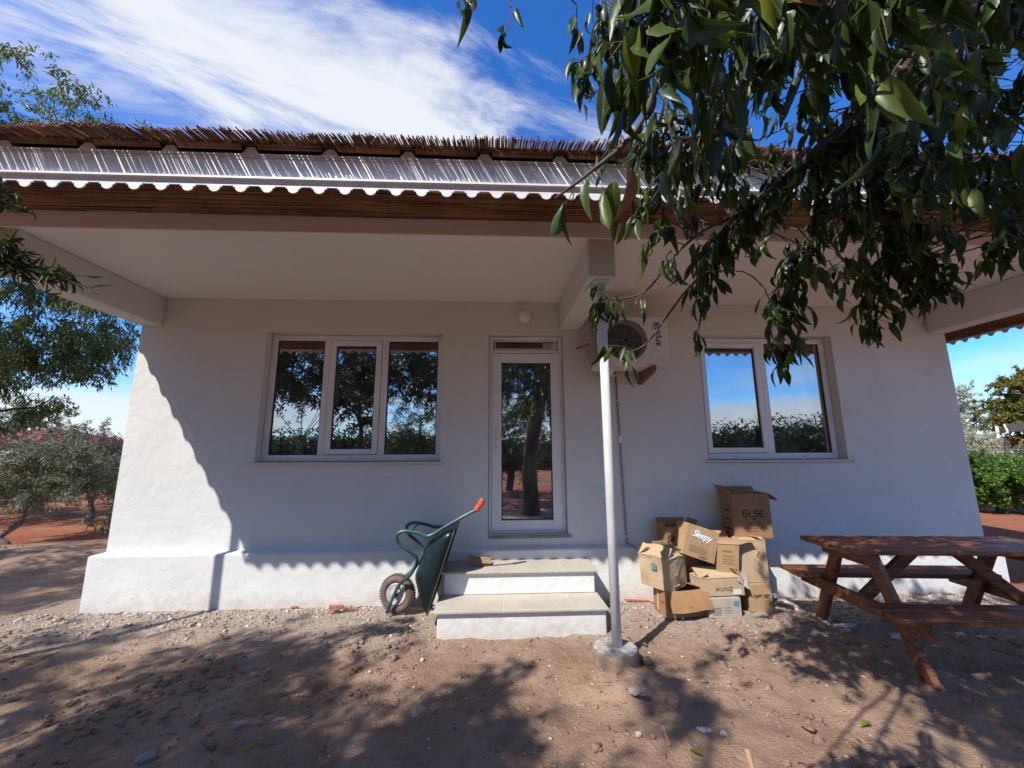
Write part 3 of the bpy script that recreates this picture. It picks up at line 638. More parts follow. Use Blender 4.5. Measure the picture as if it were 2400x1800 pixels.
rect_frame(mb, x0, x1, z0, z1, FYW, FYW+0.07, 0.062, 0.068)
mb.box(-1.892, -1.822, FYW+0.001, FYW+0.069, z0+0.067, z1-0.061, 0.006); mb.box(-1.256, -1.186, FYW+0.001, FYW+0.069, z0+0.067, z1-0.061, 0.006)
w1 = mb.build('window', M['pvc'], house, label='three-pane white window left of the door')
mb = MB(); rect_frame(mb, -1.818, -1.260, z0+0.071, z1-0.065, FYW-0.012, FYW+0.055, 0.058); mb.build('opening_sash', M['pvc'], w1)
pane(w1, x0+0.066, -1.896, z0+0.072, z1-0.066, FYW+0.03); pane(w1, -1.756, -1.322, z0+0.133, z1-0.127, FYW+0.02); pane(w1, -1.182, x1-0.066, z0+0.072, z1-0.066, FYW+0.03)
sill(w1, WL[0]-0.045, WL[1]+0.035, WL[2]); slots(w1, (-2.18, -1.54, -0.90), z0+0.032, FYW)
mb = MB(); x0, x1, z0, z1 = WR[0]+0.004, WR[1]-0.004, WR[2]+0.003, WR[3]-0.004
rect_frame(mb, x0, x1, z0, z1, FYW, FYW+0.07, 0.062, 0.068)
mb.box(3.110, 3.182, FYW+0.001, FYW+0.069, z0+0.067, z1-0.061, 0.006)
w2 = mb.build('window', M['pvc'], house, label='two-pane white window behind the hanging branches')
mb = MB(); rect_frame(mb, x0+0.060, 3.106, z0+0.071, z1-0.065, FYW-0.012, FYW+0.055, 0.058); mb.build('opening_sash', M['pvc'], w2)
pane(w2, x0+0.122, 3.044, z0+0.133, z1-0.127, FYW+0.02); pane(w2, 3.186, x1-0.066, z0+0.072, z1-0.066, FYW+0.03)
sill(w2, WR[0]-0.035, WR[1]+0.045, WR[2]); slots(w2, (2.72, 3.52), z0+0.032, FYW)
DY = 0.075
mb = MB(); x0, x1, z0, z1 = DR[0]+0.004, DR[1]-0.004, DR[2]+0.003, DR[3]-0.004
rect_frame(mb, x0, x1, z0, z1, DY, DY+0.07, 0.045, 0.03)
mb.box(x0+0.046, x1-0.046, DY+0.001, DY+0.069, 2.572, 2.612, 0.005)
dfr = mb.build('door_frame', M['pvc'], house)
pane(dfr, x0+0.060, x1-0.060, 2.622, z1-0.060, DY+0.03)
mb = MB(); rect_frame(mb, x0+0.058, x1-0.058, 2.619, z1-0.050, DY+0.006, DY+0.05, 0.012); mb.build('fanlight_bead', M['pvc'], dfr)
mb = MB(); lx0, lx1, lz0, lz1 = x0+0.034, x1-0.034, z0+0.030, 2.566
rect_frame(mb, lx0, lx1, lz0, lz1, DY-0.014, DY+0.055, 0.104, 0.104)
door = mb.build('door', M['pvc'], house, label='white glazed door between the two windows')
pane(door, lx0+0.108, lx1-0.108, lz0+0.108, lz1-0.108, DY+0.02)
mb = MB(); mb.box(0.022, 0.050, DY-0.024, DY-0.0145, 1.475, 1.690, 0.004); mb.tube([(0.036, DY-0.024, 1.612), (0.036, DY-0.056, 1.612)], 0.009, 10); mb.tube([(0.030, DY-0.056, 1.612), (0.060, DY-0.058, 1.612), (0.145, DY-0.056, 1.611)], 0.0085, 10)
hd = mb.build('door_handle', M['pvc'], door)
MB().lathe([(0.0, -0.003), (0.007, -0.003), (0.007, 0.0)], (0.036, DY-0.0245, 1.522), (0, 1, 0), 12).build('keyhole', M['black'], door)
for zh in (2.415, 1.883, 1.335, 0.80):
    MB().tube([(lx1+0.004, DY-0.022, zh-0.045), (lx1+0.004, DY-0.022, zh+0.045)], 0.008, 10).build('hinge', M['pvc'], door)
MB().box(DR[0]+0.01, DR[1]+0.03, -0.02, DY+0.0, DR[2]-0.028, DR[2]-0.001, 0.004).build('threshold', M['concrete'], dfr)

# curtains behind the glass
def curtain(name, label, x0, x1, y, z0, z1, amp=0.03, per=0.09, depth=0.0):
    xs = np.linspace(x0, x1, max(8, int((x1-x0)/0.012))); mb = MB(); n_ = len(xs)
    row = lambda z, s_: [(x, y+amp*s_*math.sin(2*math.pi*(x-x0)/per+0.6*math.sin(x*9))+depth*z, z) for x in xs]
    vs = row(z0, 1.0)+row((z0+z1)/2, 0.9)+row(z1, 0.55)
    mb.add(vs, [(r_*n_+i, r_*n_+i+1, (r_+1)*n_+i+1, (r_+1)*n_+i) for r_ in range(2) for i in range(n_-1)], True)
    o = mb.build(name, M['curtain']); return tag(o, label, 'curtain')
curtain('curtain', 'pale curtain gathered at the right edge of the two-pane window', 3.66, 3.98, 0.235, 0.75, 2.80)
curtain('curtain', 'narrow pale curtain hanging near the middle of the two-pane window', 3.20, 3.36, 0.235, 0.75, 2.80, 0.02, 0.06)
curtain('curtain', 'pale curtain behind the left edge of the three-pane window', -2.66, -2.26, 0.24, 0.75, 2.62)
curtain('curtain', 'dim curtain hanging behind the glass of the door', 0.52, 0.70, 0.45, 0.65, 2.55, 0.02, 0.07)

# ---- wall lamp
lampo = empty('wall_lamp', (0.344, 0, 2.957), 'round white globe lamp on the wall above the door', 'lamp')
MB().lathe([(0.0, 0.0), (0.050, 0.0), (0.050, 0.018), (0.0, 0.018)], (0.344, 0, 2.957), (0, -1, 0), 28).build('base_plate', M['pvc'], lampo)
MB().lathe([(0.001+0.068*math.sin(a), 0.073-0.062*math.cos(a)) for a in np.linspace(0.35, math.pi, 16)], (0.344, 0, 2.957), (0, -1, 0), 32).build('globe', M['lamp'], lampo)

# ---- porch posts
def post(name, x, y, label, foot=True):
    z0 = 0.012
    p = empty(name, (x, y, z0), label, 'post', 'steel porch posts')
    MB().tube([(x, y, z0+0.02), (x, y, 1.5), (x, y, 2.805)], 0.0345, 24).build('shaft', M['metal_white'], p)
    mb = MB(); mb.box(x-0.065, x+0.065, y-0.05, y+0.05, 2.805, 2.826, 0.003); mb.build('top_plate', M['metal_white'], p)
    ft = MB().lathe([(0.150, -0.25), (0.156, 0.0), (0.160, 0.08), (0.158, 0.102), (0.148, 0.110)], (x-0.012, y, z0+0.005), (0, 0, 1), 36).build('footing', M['footing'], p)
    MB().lathe([(0.148, 0.1095), (0.11, 0.114), (0.05, 0.117), (0.0, 0.117)], (x-0.012, y, z0+0.006), (0, 0, 1), 36).build('footing_cap', M['limewash'], ft)
    return p
post('porch_post', 0.862, -1.305, 'white steel post on a round concrete footing beside the steps')
post('porch_post', -3.785, -1.305, 'white steel post under the corner beam over the bare ground')
post('porch_post', HX1-0.11, -1.305, 'white steel post under the beam beyond the picnic table')

# ---- conduit down the wall
con = empty('cable_conduit', (1.36, 0, 0.5), 'thin grey cable conduit running down the wall under the air conditioner', 'conduit')
MB().tube([(1.355, -0.012, 2.33), (1.362, -0.012, 1.9), (1.372, -0.012, 1.3), (1.384, -0.012, 0.62), (1.386, -0.014, 0.535), (1.41, -0.04, 0.52), (1.455, -0.10, 0.497)], [0.010]*5+[0.009]*2, 10).build('pipe', M['cable'], con)
for zc_ in (2.02, 1.17, 0.60): MB().box(1.350+(2.02-zc_)*0.016, 1.384+(2.02-zc_)*0.016, -0.026, -0.0015, zc_-0.006, zc_+0.006, 0.002).build('clip', M['pvc'], con)
MB().box(1.355, 1.385, -0.034, -0.0015, 1.56, 1.64, 0.003).build('junction_box', M['pvc'], con)

# ---- air conditioner on brackets
ac = empty('air_conditioner', (1.43, -0.25, 2.33), 'boxy white outdoor air conditioner with round fan grille behind the leaves', 'air conditioner')
ax0, ax1, ay0, ay1, az0, az1 = 1.062, 1.805, -0.40, -0.10, 2.335, 2.858; fc = Vector((1.362, 0, 2.600)); fr = 0.222
mb = MB(); K = 48; circ = [(fc.x+fr*math.cos(2*math.pi*k/K), ay0, fc.z+fr*math.sin(2*math.pi*k/K)) for k in range(K)]
def edge_pt(a):
    dx, dz = math.cos(a), math.sin(a); tx = ((ax1-0.012-fc.x) if dx > 0 else (ax0+0.012-fc.x))/dx if abs(dx) > 1e-6 else 1e9; tz = ((az1-0.012-fc.z) if dz > 0 else (az0+0.012-fc.z))/dz if abs(dz) > 1e-6 else 1e9
    s_ = min(tx, tz); return (fc.x+dx*s_, ay0, fc.z+dz*s_)
angs = sorted([2*math.pi*k/K for k in range(K)]+[math.atan2(zc_-fc.z, xc_-fc.x) % (2*math.pi) for xc_ in (ax0+0.012, ax1-0.012) for zc_ in (az0+0.012, az1-0.012)])
inn = [(fc.x+fr*math.cos(a), ay0, fc.z+fr*math.sin(a)) for a in angs]; outr = [edge_pt(a) for a in angs]; k = len(angs)
mb.add(inn+outr, [(i, (i+1) % k, k+(i+1) % k, k+i) for i in range(k)])
rim_o = [(ax0+0.012, az0+0.012), (ax1-0.012, az0+0.012), (ax1-0.012, az1-0.012), (ax0+0.012, az1-0.012)]; rim_b = [(ax0, az0), (ax1, az0), (ax1, az1), (ax0, az1)]
vs_ = [(x, ay0, z) for x, z in rim_o]+[(x, ay0+0.012, z) for x, z in rim_b]+[(x, ay1, z) for x, z in rim_b]
mb.add(vs_, [(i, (i+1) % 4, 4+(i+1) % 4, 4+i) for i in range(4)]+[(4+i, 4+(i+1) % 4, 8+(i+1) % 4, 8+i) for i in range(4)]+[(8, 9, 10, 11)])
mb.lathe([(fr, 0), (fr-0.004, 0.07), (fr-0.02, 0.10)], (fc.x, ay0, fc.z), (0, 1, 0), 48)
mb.build('casing', M['ac_white'], ac)
MB().lathe([(fr-0.02, 0.10), (0.0, 0.10)], (fc.x, ay0, fc.z), (0, 1, 0), 48).build('fan_cavity', M['ac_dark'], ac)
mb = MB()
for kk in range(4):
    a0 = kk*math.pi/2+0.3; vs_ = []
    for rr_, w_ in ((0.04, 0.25), (0.12, 0.5), (0.19, 0.62)):
        for q, yy in ((-w_, 0.05), (0, 0.065), (w_, 0.082)): vs_.append((fc.x+rr_*math.cos(a0+q), ay0+yy, fc.z+rr_*math.sin(a0+q)))
    mb.add(vs_, [(r_*3+i, r_*3+i+1, r_*3+4+i, r_*3+3+i) for r_ in range(2) for i in range(2)], True)
mb.lathe([(0.0, 0.035), (0.04, 0.04), (0.045, 0.09)], (fc.x, ay0, fc.z), (0, 1, 0), 20)
mb.build('fan', M['black'], ac)
mb = MB()
for rr_ in np.linspace(0.03, fr-0.004, 11):
    mb.tube([(fc.x+rr_*math.cos(a), ay0-0.008*(1-(rr_/fr)**2), fc.z+rr_*math.sin(a)) for a in np.linspace(0, 2*math.pi, 33)], 0.0023, 4, False)
for a in np.linspace(0, 2*math.pi, 9)[:-1]:
    mb.tube([(fc.x+0.02*math.cos(a), ay0-0.010, fc.z+0.02*math.sin(a)), (fc.x+(fr-.002)*math.cos(a), ay0-0.002, fc.z+(fr-.002)*math.sin(a))], 0.0022, 4)
mb.build('fan_grille', M['cable'], ac)
MB().lathe([(fr-0.003, -0.002), (fr-0.003, -0.008), (fr+0.010, -0.008), (fr+0.016, -0.0015)], (fc.x, ay0, fc.z), (0, 1, 0), 48).build('fan_ring', M['ac_white'], ac)
MB().box(ax0-0.006, ax0-0.0015, ay0+0.035, ay1-0.02, az0+0.05, az1-0.04, 0.001).build('coil', M['ac_dark'], ac)
mb = MB()
for zz in np.linspace(az0+0.05, az1-0.04, 13): mb.box(ax0-0.014, ax0-0.0062, ay0+0.03, ay1-0.015, zz-0.0035, zz+0.0035, 0.001)
for yy in np.linspace(ay0+0.032, ay1-0.018, 5): mb.box(ax0-0.017, ax0-0.0142, yy-0.004, yy+0.004, az0+0.045, az1-0.035)
mb.build('side_guard', M['ac_white'], ac)
MB().box(1.795, 1.8065, -0.3, -0.13, 2.42, 2.80, 0.002).build('side_cover', M['ac_white'], ac)
me = text_mesh('arçelik', 0.098, 0.12, 0.0008, bold=0.0012); me.materials.append(M['black'])
o = link('lettering', me, ac); o.location = Vector((1.690, ay0-0.0022, 2.668))-Vector((1.43, -0.25, 2.33)); o.rotation_euler = (R(90), R(-90), 0)
for bx in (1.20, 1.63):
    mb = MB(); mb.box(bx-0.018, bx+0.018, -0.43, -0.004, 2.285, 2.333, 0.003); mb.prism([(bx-0.016, -0.002, 2.284), (bx-0.016, -0.002, 2.20), (bx-0.016, -0.03, 2.20), (bx-0.016, -0.40, 2.262), (bx-0.016, -0.42, 2.284)], (0, 0, 0), (0.032, 0, 0))
    mb.build('bracket', M['rust'] if bx > 1.5 else M['ac_white'], ac)
MB().tube([(0.93, -0.012, 2.61), (1.0, -0.09, 2.62), (1.07, -0.2, 2.625)], 0.011, 8).build('pipe_stub', M['red_cable'], ac)
MB().tube([(1.08, -0.02, 2.62), (1.03, -0.05, 2.5), (1.05, -0.08, 2.38), (1.2, -0.1, 2.31), (1.35, -0.03, 2.30), (1.355, -0.014, 2.34)], 0.013, 8).build('hose', M['ac_white'], ac)

# ---- entrance steps: plastered blocks with stone tile treads
steps = empty('entrance_steps', (0.24, -0.45, 0), 'two white steps with beige stone treads below the door', 'steps')
MB().box(-0.452, 0.932, -0.80, -0.088, -0.2, 0.186, 0.008).build('lower_block', M['plaster'], steps)
MB().box(-0.446, 0.928, -0.462, -0.087, 0.2055, 0.388, 0.008).build('upper_block', M['plaster'], steps)
def tread(x_edges, y0, y1, z):
    MB().box(x_edges[0]+0.002, x_edges[-1]-0.002, y0+0.002, y1-0.002, z-0.0185, z-0.003).build('grout_bed', M['grout'], steps)
    for a, b_ in zip(x_edges[:-1], x_edges[1:]):
        MB().box(a+0.0025, b_-0.0025, y0, y1, z-0.018, z+random.uniform(0, .0012), 0.0025).build('tread_tile', M['tile'], steps)
tread((-0.484, 0.082, 0.655, 0.948), -0.832, -0.450, 0.205)
tread((-0.468, 0.085, 0.640, 0.955), -0.492, -0.088, 0.407)
# ------------------------------------------------------------------ wheelbarrow tipped up against the steps
from mathutils import noise as mnoise
def at_y(px, py, Y):
    d = FW + RT*((px-1200)/F_PX) - UP*((py-900)/F_PX)
    return CAM + d*((Y-CAM.y)/d.y)
wb = empty('wheelbarrow', (-0.70, -0.40, 0.0), 'teal wheelbarrow tipped on its nose against the steps', 'wheelbarrow')
def fpath(off_hi, off_lo, yb):
    raw = [(1006.5, 1256, 0), (985, 1250.5, 0), (963, 1246, 0), (946, 1245, 0), (932, 1251, 0), (929, 1262, 0), (937, 1276, 0.05), (955, 1289, .12), (972, 1303, .25), (977, 1314, .35), (972, 1329, .5), (960, 1349, .65), (941, 1364, .85), (931, 1378, 1), (919, 1404, 1), (906, 1436, 1)]
    out = []
    for x, y, t_ in raw:
        P = at_y(x, y, -0.60+0.22*t_); P.y += off_hi*(1-t_)+off_lo*t_; out.append(P)
    return out
near = fpath(0, 0, 0); far_ = fpath(0.42, 0.14, 0)
for fr_p in (near, far_):
    fr_p[-1].z = max(fr_p[-1].z, 0.012)
grip_dir = None
for pth, dy in ((near, 0.0), (far_, 0.42)):
    h = [at_y(1121, 1191, -0.62), at_y(1115, 1196, -0.62), at_y(1098, 1204, -0.62), at_y(1050, 1231, -0.615)]
    h = [p+Vector((0, dy, 0)) for p in h]
    if dy > 0: h = [at_y(1052, 1253, -0.60)+Vector((0, dy, 0))]   # the far handle runs on out of sight behind the tray
    MB().tube(smooth_path(h+pth, 4), 0.0155, 12).build('frame_tube', M['green_tube'], wb)
    if dy == 0:
        a_, b_ = at_y(1118, 1193, -0.62), at_y(1135, 1166, -0.625); dv = (b_-a_).normalized()
        g = MB().lathe([(0.0165, 0), (0.029, 0.0), (0.029, 0.010), (0.0235, 0.013), (0.0225, 0.06), (0.0235, 0.105), (0.022, 0.112), (0.0, 0.113)], a_-dv*0.012, dv, 20); grip = g.build('grip', M['orange'], wb)
        mb = MB()
        for k_ in range(10):
            an = 2*math.pi*k_/10; o1 = dv.orthogonal().normalized(); o2 = dv.cross(o1); off = (o1*math.cos(an)+o2*math.sin(an))*0.0228
            mb.tube([a_+dv*0.005+off, a_+dv*0.09+off], 0.0022, 5)
        mb.build('grip_rib', M['orange'], grip)
MB().tube([near[3]+Vector((0.06, 0.0, 0.0)), far_[3]+Vector((0.06, 0, 0.0))], 0.008, 8).build('cross_bar', M['green_tube'], wb)
MB().tube([near[13]+Vector((0, -0.01, 0)), far_[13]+Vector((0, 0.01, 0))], 0.009, 8).build('axle', M['dark_steel'], wb)
wc = (near[13]+far_[13])/2+Vector((-0.01, 0.0, 0.0)); wc.z = 0.185; wax = Vector((0.25, 1, 0)).normalized()
tyre = MB().lathe([(0.130+0.038*math.cos(a), 0.040*math.sin(a)) for a in np.linspace(0, 2*math.pi, 17)], wc, wax, 40)
wheel = tyre.build('wheel', M['dusty_tyre'], wb)
mb = MB()
for k_ in range(44):
    an = 2*math.pi*k_/44; o1 = wax.orthogonal().normalized(); o2 = wax.cross(o1); rd = o1*math.cos(an)+o2*math.sin(an); tg = wax.cross(rd)
    mb.beam(wc+rd*0.1665-wax*0.030+tg*0.004, wc+rd*0.1665+wax*0.030-tg*0.004, 0.012, 0.008, 0.002, rd)
mb.build('tread_blocks', M['dusty_tyre'], wheel)
MB().lathe([(0.0, -0.030), (0.03, -0.032), (0.035, -0.022), (0.062, -0.018), (0.084, -0.030), (0.096, -0.032), (0.096, 0.032), (0.084, 0.030), (0.062, 0.018), (0.0, 0.018)], wc, wax, 36).build('rim', M['rim'], wheel)
MB().lathe([(0.0, -0.062), (0.018, -0.062), (0.018, -0.03), (0.03, -0.03), (0.03, 0.03), (0.0, 0.03)], wc, wax, 14).build('hub', M['dark_steel'], wheel)
# tray: lofted pressed steel pan, opening towards the steps
rT, rB = (1065.6, 1242.6), (998.5, 1448.0); bT, bB = (1009, 1266), (967, 1360)
def corners(T, B, yn, yf):
    a, b_ = at_y(*T, yn), at_y(*B, yn); return [a, b_, b_+Vector((0, yf-yn, 0)), a+Vector((0, yf-yn, 0))]
def round_ring(c, r_, n_=6):
    out = []
    for i in range(4):
        p, q, s_ = c[i], c[i-1], c[(i+1) % 4]; d1 = (q-p).normalized()*r_; d2 = (s_-p).normalized()*r_
        for k_ in range(n_):
            t_ = k_/(n_-1); out.append((p+d1)*(1-t_)**2+p*2*t_*(1-t_)+(p+d2)*t_*t_)
    return out
rim_c = corners(rT, rB, -0.645, -0.13); base_c = corners(bT, bB, -0.565, -0.21)
rings = []
for s_, rr in ((0, .07), (0.3, .075), (0.6, .085), (0.85, .095), (0.97, .10)):
    e = s_; c = [rim_c[i].lerp(base_c[i], e) for i in range(4)]
    cen = sum(c, Vector())/4; c = [cen+(p-cen)*(1+0.10*math.sin(math.pi*s_)*0.6) for p in c]; rings.append(round_ring(c, rr))
cen = sum(base_c, Vector())/4; rings.append([cen+(p-cen)*0.82+Vector((-0.012, 0, 0.004)) for p in rings[-1]])
rings.append([cen+Vector((-0.014, 0, 0.004))+(p-cen)*0.02 for p in rings[-1]])
mb = MB(); n_ = len(rings[0])
vs_ = []
for r_i, rg in enumerate(rings):
    for p in rg:
        d = mnoise.noise_vector(p*6.0)*0.010*(1 if 0 < r_i else 0.3); vs_.append(p+d)
mb.add(vs_, [(r_i*n_+k_, r_i*n_+(k_+1) % n_, (r_i+1)*n_+(k_+1) % n_, (r_i+1)*n_+k_) for r_i in range(len(rings)-1) for k_ in range(n_)], True)
tray = mb.build('tray', M['green_tray'], wb); sm_ = tray.modifiers.new('thickness', 'SOLIDIFY'); sm_.thickness = 0.003
MB().tube(vs_[:n_]+[vs_[0]], 0.0065, 8, False).build('tray_rim', M['dark_steel'], tray)

# ------------------------------------------------------------------ cartons
def grid_quad(p00, p10, p11, p01, nu, nv):
    vs = []; fs = []
    for j in range(nv+1):
        for i in range(nu+1):
            u, v = i/nu, j/nv; vs.append((p00*(1-u)+p10*u)*(1-v)+(p01*(1-u)+p11*u)*v)
    for j in range(nv):
        for i in range(nu): a = j*(nu+1)+i; fs.append((a, a+1, a+nu+2, a+nu+1))
    return vs, fs
def carton(label, loc, rot, w, d, h, mat, flaps=(), top=False, amp=0.006, seed=0, flat=False):
    o = empty('carton', loc, label, 'carton', 'cardboard cartons heaped by the wall', rot)
    sdv = Vector((seed*3.7, seed*1.3, seed*7.1))
    def warp(p):
        q = mnoise.noise_vector(Vector(p)*7+sdv)*amp+mnoise.noise_vector(Vector(p)*22+sdv)*amp*0.25
        k_ = min(1.0, max(0.0, p.z/max(h, .01)))
        if flat and p.y < -d/2+1e-4: q.y = 0.0
        return p+q*(0.35+0.65*k_)
    a, b_ = w/2, d/2; V = Vector
    c0 = [V((-a, -b_, 0)), V((a, -b_, 0)), V((a, b_, 0)), V((-a, b_, 0))]; c1 = [p+V((0, 0, h)) for p in c0]
    mb = MB()
    for i in range(4):
        j = (i+1) % 4; vs, fs = grid_quad(c0[i], c0[j], c1[j], c1[i], 7, 7); mb.add([warp(p) for p in vs], fs)
    vs, fs = grid_quad(c0[3], c0[2], c0[1], c0[0], 2, 2); mb.add([warp(p) for p in vs], fs)
    if top: vs, fs = grid_quad(c1[0], c1[1], c1[2], c1[3], 6, 6); mb.add([warp(p) for p in vs], fs)
    body = mb.build('carton_body', mat, o, local=True)
    bm = bmesh.new(); bm.from_mesh(body.data); bmesh.ops.remove_doubles(bm, verts=bm.verts, dist=1e-4); bmesh.ops.recalc_face_normals(bm, faces=bm.faces); bm.to_mesh(body.data); bm.free()
    sm = body.modifiers.new('board', 'SOLIDIFY'); sm.thickness = 0.004; sm.offset = -1
    hinge = {'front': (c1[0], c1[1], V((0, -1, 0))), 'right': (c1[1], c1[2], V((1, 0, 0))), 'back': (c1[2], c1[3], V((0, 1, 0))), 'left': (c1[3], c1[0], V((-1, 0, 0)))}
    for f in flaps:
        side, ang, ln = f[:3]; curl = f[3] if len(f) > 3 else 0.15; cut = f[4] if len(f) > 4 else 0.0
        p, q, out = hinge[side]; nu, nv = 5, 4; vs = []
        for jv in range(nv+1):
            v = jv/nv; an = R(ang)+curl*v; dd = V((0, 0, 1))*math.cos(an)+out*math.sin(an)
            for iu in range(nu+1):
                u = iu/nu; e = (p*(1-u)+q*u); e = e+(((p+q)/2)-e)*cut*v
                z = warp(e)+out*0.0045+dd*(ln*v+0.001)+mnoise.noise_vector(e*9+sdv+V((v, 0, 0)))*0.012*v
                vs.append(z)
        fs = [(jv*(nu+1)+iu, jv*(nu+1)+iu+1, (jv+1)*(nu+1)+iu+1, (jv+1)*(nu+1)+iu) for jv in range(nv) for iu in range(nu)]
        fo = MB().add(vs, fs).build('flap', mat, o, local=True); s2 = fo.modifiers.new('board', 'SOLIDIFY'); s2.thickness = 0.004; s2.offset = 0
    o['_dims'] = (w, d, h); o['_flat'] = flat; return o
def put_text(box, body, size, face, u, v, mat, off=0.0055, name='lettering', roll=0, **k_):
    w, d, h = box['_dims']; off = 0.0012+off*0.12 if box['_flat'] and face == 'front' else off; me = text_mesh(body, size, extrude=0.0004, **k_); me.materials.append(mat); o = link(name, me, box)
    if face == 'front': o.location = (u, -d/2-off, h/2+v); o.rotation_euler = (R(90), R(roll), 0)
    if face == 'left': o.location = (-w/2-off, u, h/2+v); o.rotation_euler = (R(90), R(roll), R(-90))
    if face == 'right': o.location = (w/2+off, u, h/2+v); o.rotation_euler = (R(90), R(roll), R(90))
    return o
def put_rect(box, face, u0, u1, v0, v1, mat, off=0.004, name='printed_bar'):
    w, d, h = box['_dims']; off = 0.0010+off*0.12 if box['_flat'] and face == 'front' else off; mb = MB()
    if face == 'front': mb.box(u0, u1, -d/2-off-0.0006, -d/2-off, h/2+v0, h/2+v1)
    else: mb.box(-w/2-off-0.0006, -w/2-off, u0, u1, h/2+v0, h/2+v1)
    return mb.build(name, mat, box, local=True)
def put_path(box, pts, rad, mat, off=0.004, name='printed_mark'):
    w, d, h = box['_dims']; off = 0.0 if box['_flat'] else off
    return MB().tube([(u, -d/2-off, h/2+v) for u, v in pts], rad, 4).build(name, mat, box, local=True)
def script_word(box, size, u, v, roll, grey, off):
    put_text(box, 'Sleepy', size, 'front', u, v, grey, off-0.0012, 'lettering_outline', roll, shear=0.35, offset=size*0.055, spacing=0.86)
    put_text(box, 'Sleepy', size, 'front', u, v, M['ink_white'] if grey is M['ink_grey'] else M['ink'], off, 'lettering', roll, shear=0.35, offset=size*0.018, spacing=0.86)
g0 = 0.0
bxA = carton('brown carton at the bottom corner of the heap nearest the post, front flap hanging open', (1.735, -0.405, g0), (0, 0, R(8)), 0.40, 0.235, 0.230, M['carton_dark'], [('front', 150, 0.17, 0.1), ('left', -80, .15), ('right', -85, .15)], seed=1, amp=.010)
put_text(bxA, 'SET', 0.035, 'left', -0.03, 0.0, M['ink_brown']); put_rect(bxA, 'left', 0.02, 0.05, -0.09, 0.07, M['tape'], 0.005, 'tape_strip')
put_path(bxA, [(-0.05, 0.03), (-0.035, 0.0), (-0.02, 0.03)], 0.0015, M['ink_brown'], 0.082, 'printed_mark')
bxB = carton('crumpled carton with two teal stickers resting on the corner carton', (1.605, -0.365, 0.236), (R(2), R(-3), R(36)), 0.285, 0.30, 0.270, M['carton_pale'], [('back', -60, 0.12), ('left', -68, .12, .4), ('front', -82, .1, .5), ('right', -70, .12, .4)], amp=0.022, seed=2)
put_rect(bxB, 'front', 0.045, 0.095, 0.045, 0.090, M['label_teal'], 0.013, 'sticker'); put_rect(bxB, 'left', -0.03, 0.02, 0.03, 0.085, M['label_teal'], 0.013, 'sticker')
for q in range(4): put_rect(bxB, 'front', -0.06, 0.03-0.01*q, -0.02-0.022*q, -0.015-0.022*q, M['ink_brown'], 0.008)
bxC = carton('tall dark brown carton standing against the wall behind the heap', (1.83, -0.205, g0), (0, 0, R(4)), 0.30, 0.19, 0.735, M['carton_dark'], [('left', 20, 0.05), ('back', 12, 0.06), ('right', 25, .07)], seed=3, amp=.004, flat=True)
script_word(bxC, 0.085, -0.06, 0.27, -12, M['ink_brown'], 0.006)
bxD = carton('tan carton with white script lettering tilted on top of the heap', (1.895, -0.375, 0.475), (R(-4), R(19), R(5)), 0.325, 0.19, 0.285, M['carton'], [('right', 10, 0.02)], top=True, seed=4, amp=.004, flat=True)
script_word(bxD, 0.088, -0.005, 0.065, 3, M['ink_grey'], 0.007)
for q, u in enumerate((-0.10, -0.045, 0.01, 0.065)): put_path(bxD, [(u+0.014*math.cos(a), -0.012+0.014*math.sin(a)) for a in np.linspace(0, 2*math.pi, 9)], 0.0013, M['ink_brown'], 0.005)
put_path(bxD, [(-0.07+0.09*math.sin(a), 0.0+0.025*math.cos(a)) for a in np.linspace(-0.3, 1.3, 8)], 0.0014, M['ink_brown'], 0.005)
for q in range(5): put_rect(bxD, 'front', -0.11, 0.06+0.01*(q % 3), -0.045-0.013*q, -0.042-0.013*q, M['ink_brown'], 0.0045)
for q in range(9): put_rect(bxD, 'front', 0.0+0.009*q, 0.004+0.009*q+0.002*(q % 2), -0.132, -0.112, M['ink_brown'], 0.0045)
bxG = carton('low greyish carton on the ground with a dark teal sticker', (2.075, -0.40, g0), (0, 0, R(2)), 0.305, 0.28, 0.158, M['carton_grey'], [], top=True, seed=5, flat=True)
put_rect(bxG, 'front', 0.085, 0.135, 0.015, 0.055, M['label_teal'], 0.006, 'sticker')
for q in range(5): put_rect(bxG, 'front', -0.115, -0.03-0.006*(q % 2), 0.0-0.014*q, 0.004-0.014*q, M['ink_brown'], 0.006)
for q in range(3): put_rect(bxG, 'front', -0.01, 0.06, 0.0-0.02*q, 0.003-0.02*q, M['ink_brown'], 0.006)
bxF = carton('slumped carton with printed letters and a white sticker lying on the greyish carton', (2.085, -0.375, 0.165), (R(-3), 0, R(3)), 0.415, 0.27, 0.150, M['carton_pale'], [('front', -74, 0.15, 0.25), ('back', -70, 0.12), ('left', -70, .1), ('right', -60, .12)], top=False, amp=0.010, seed=6, flat=True)
put_text(bxF, 'HUND', 0.050, 'front', 0.015, -0.022, M['ink'], 0.016, spacing=1.3); put_rect(bxF, 'front', 0.095, 0.175, -0.068, -0.025, M['label_white'], 0.018, 'sticker')
bxE = carton('open narrow carton with torn flaps between the tilted carton and the tall stack', (2.205, -0.335, 0.335), (R(2), R(4), R(-5)), 0.205, 0.20, 0.270, M['carton'], [('left', 15, 0.07), ('back', 35, 0.13, .3), ('right', 65, 0.15, .3, .3), ('front', -30, .06)], seed=7, amp=.006, flat=True)
for q in range(5): put_rect(bxE, 'front', -0.05, 0.06-0.02*(q % 2), 0.03-0.018*q, 0.033-0.018*q, M['ink_brown'], 0.006)
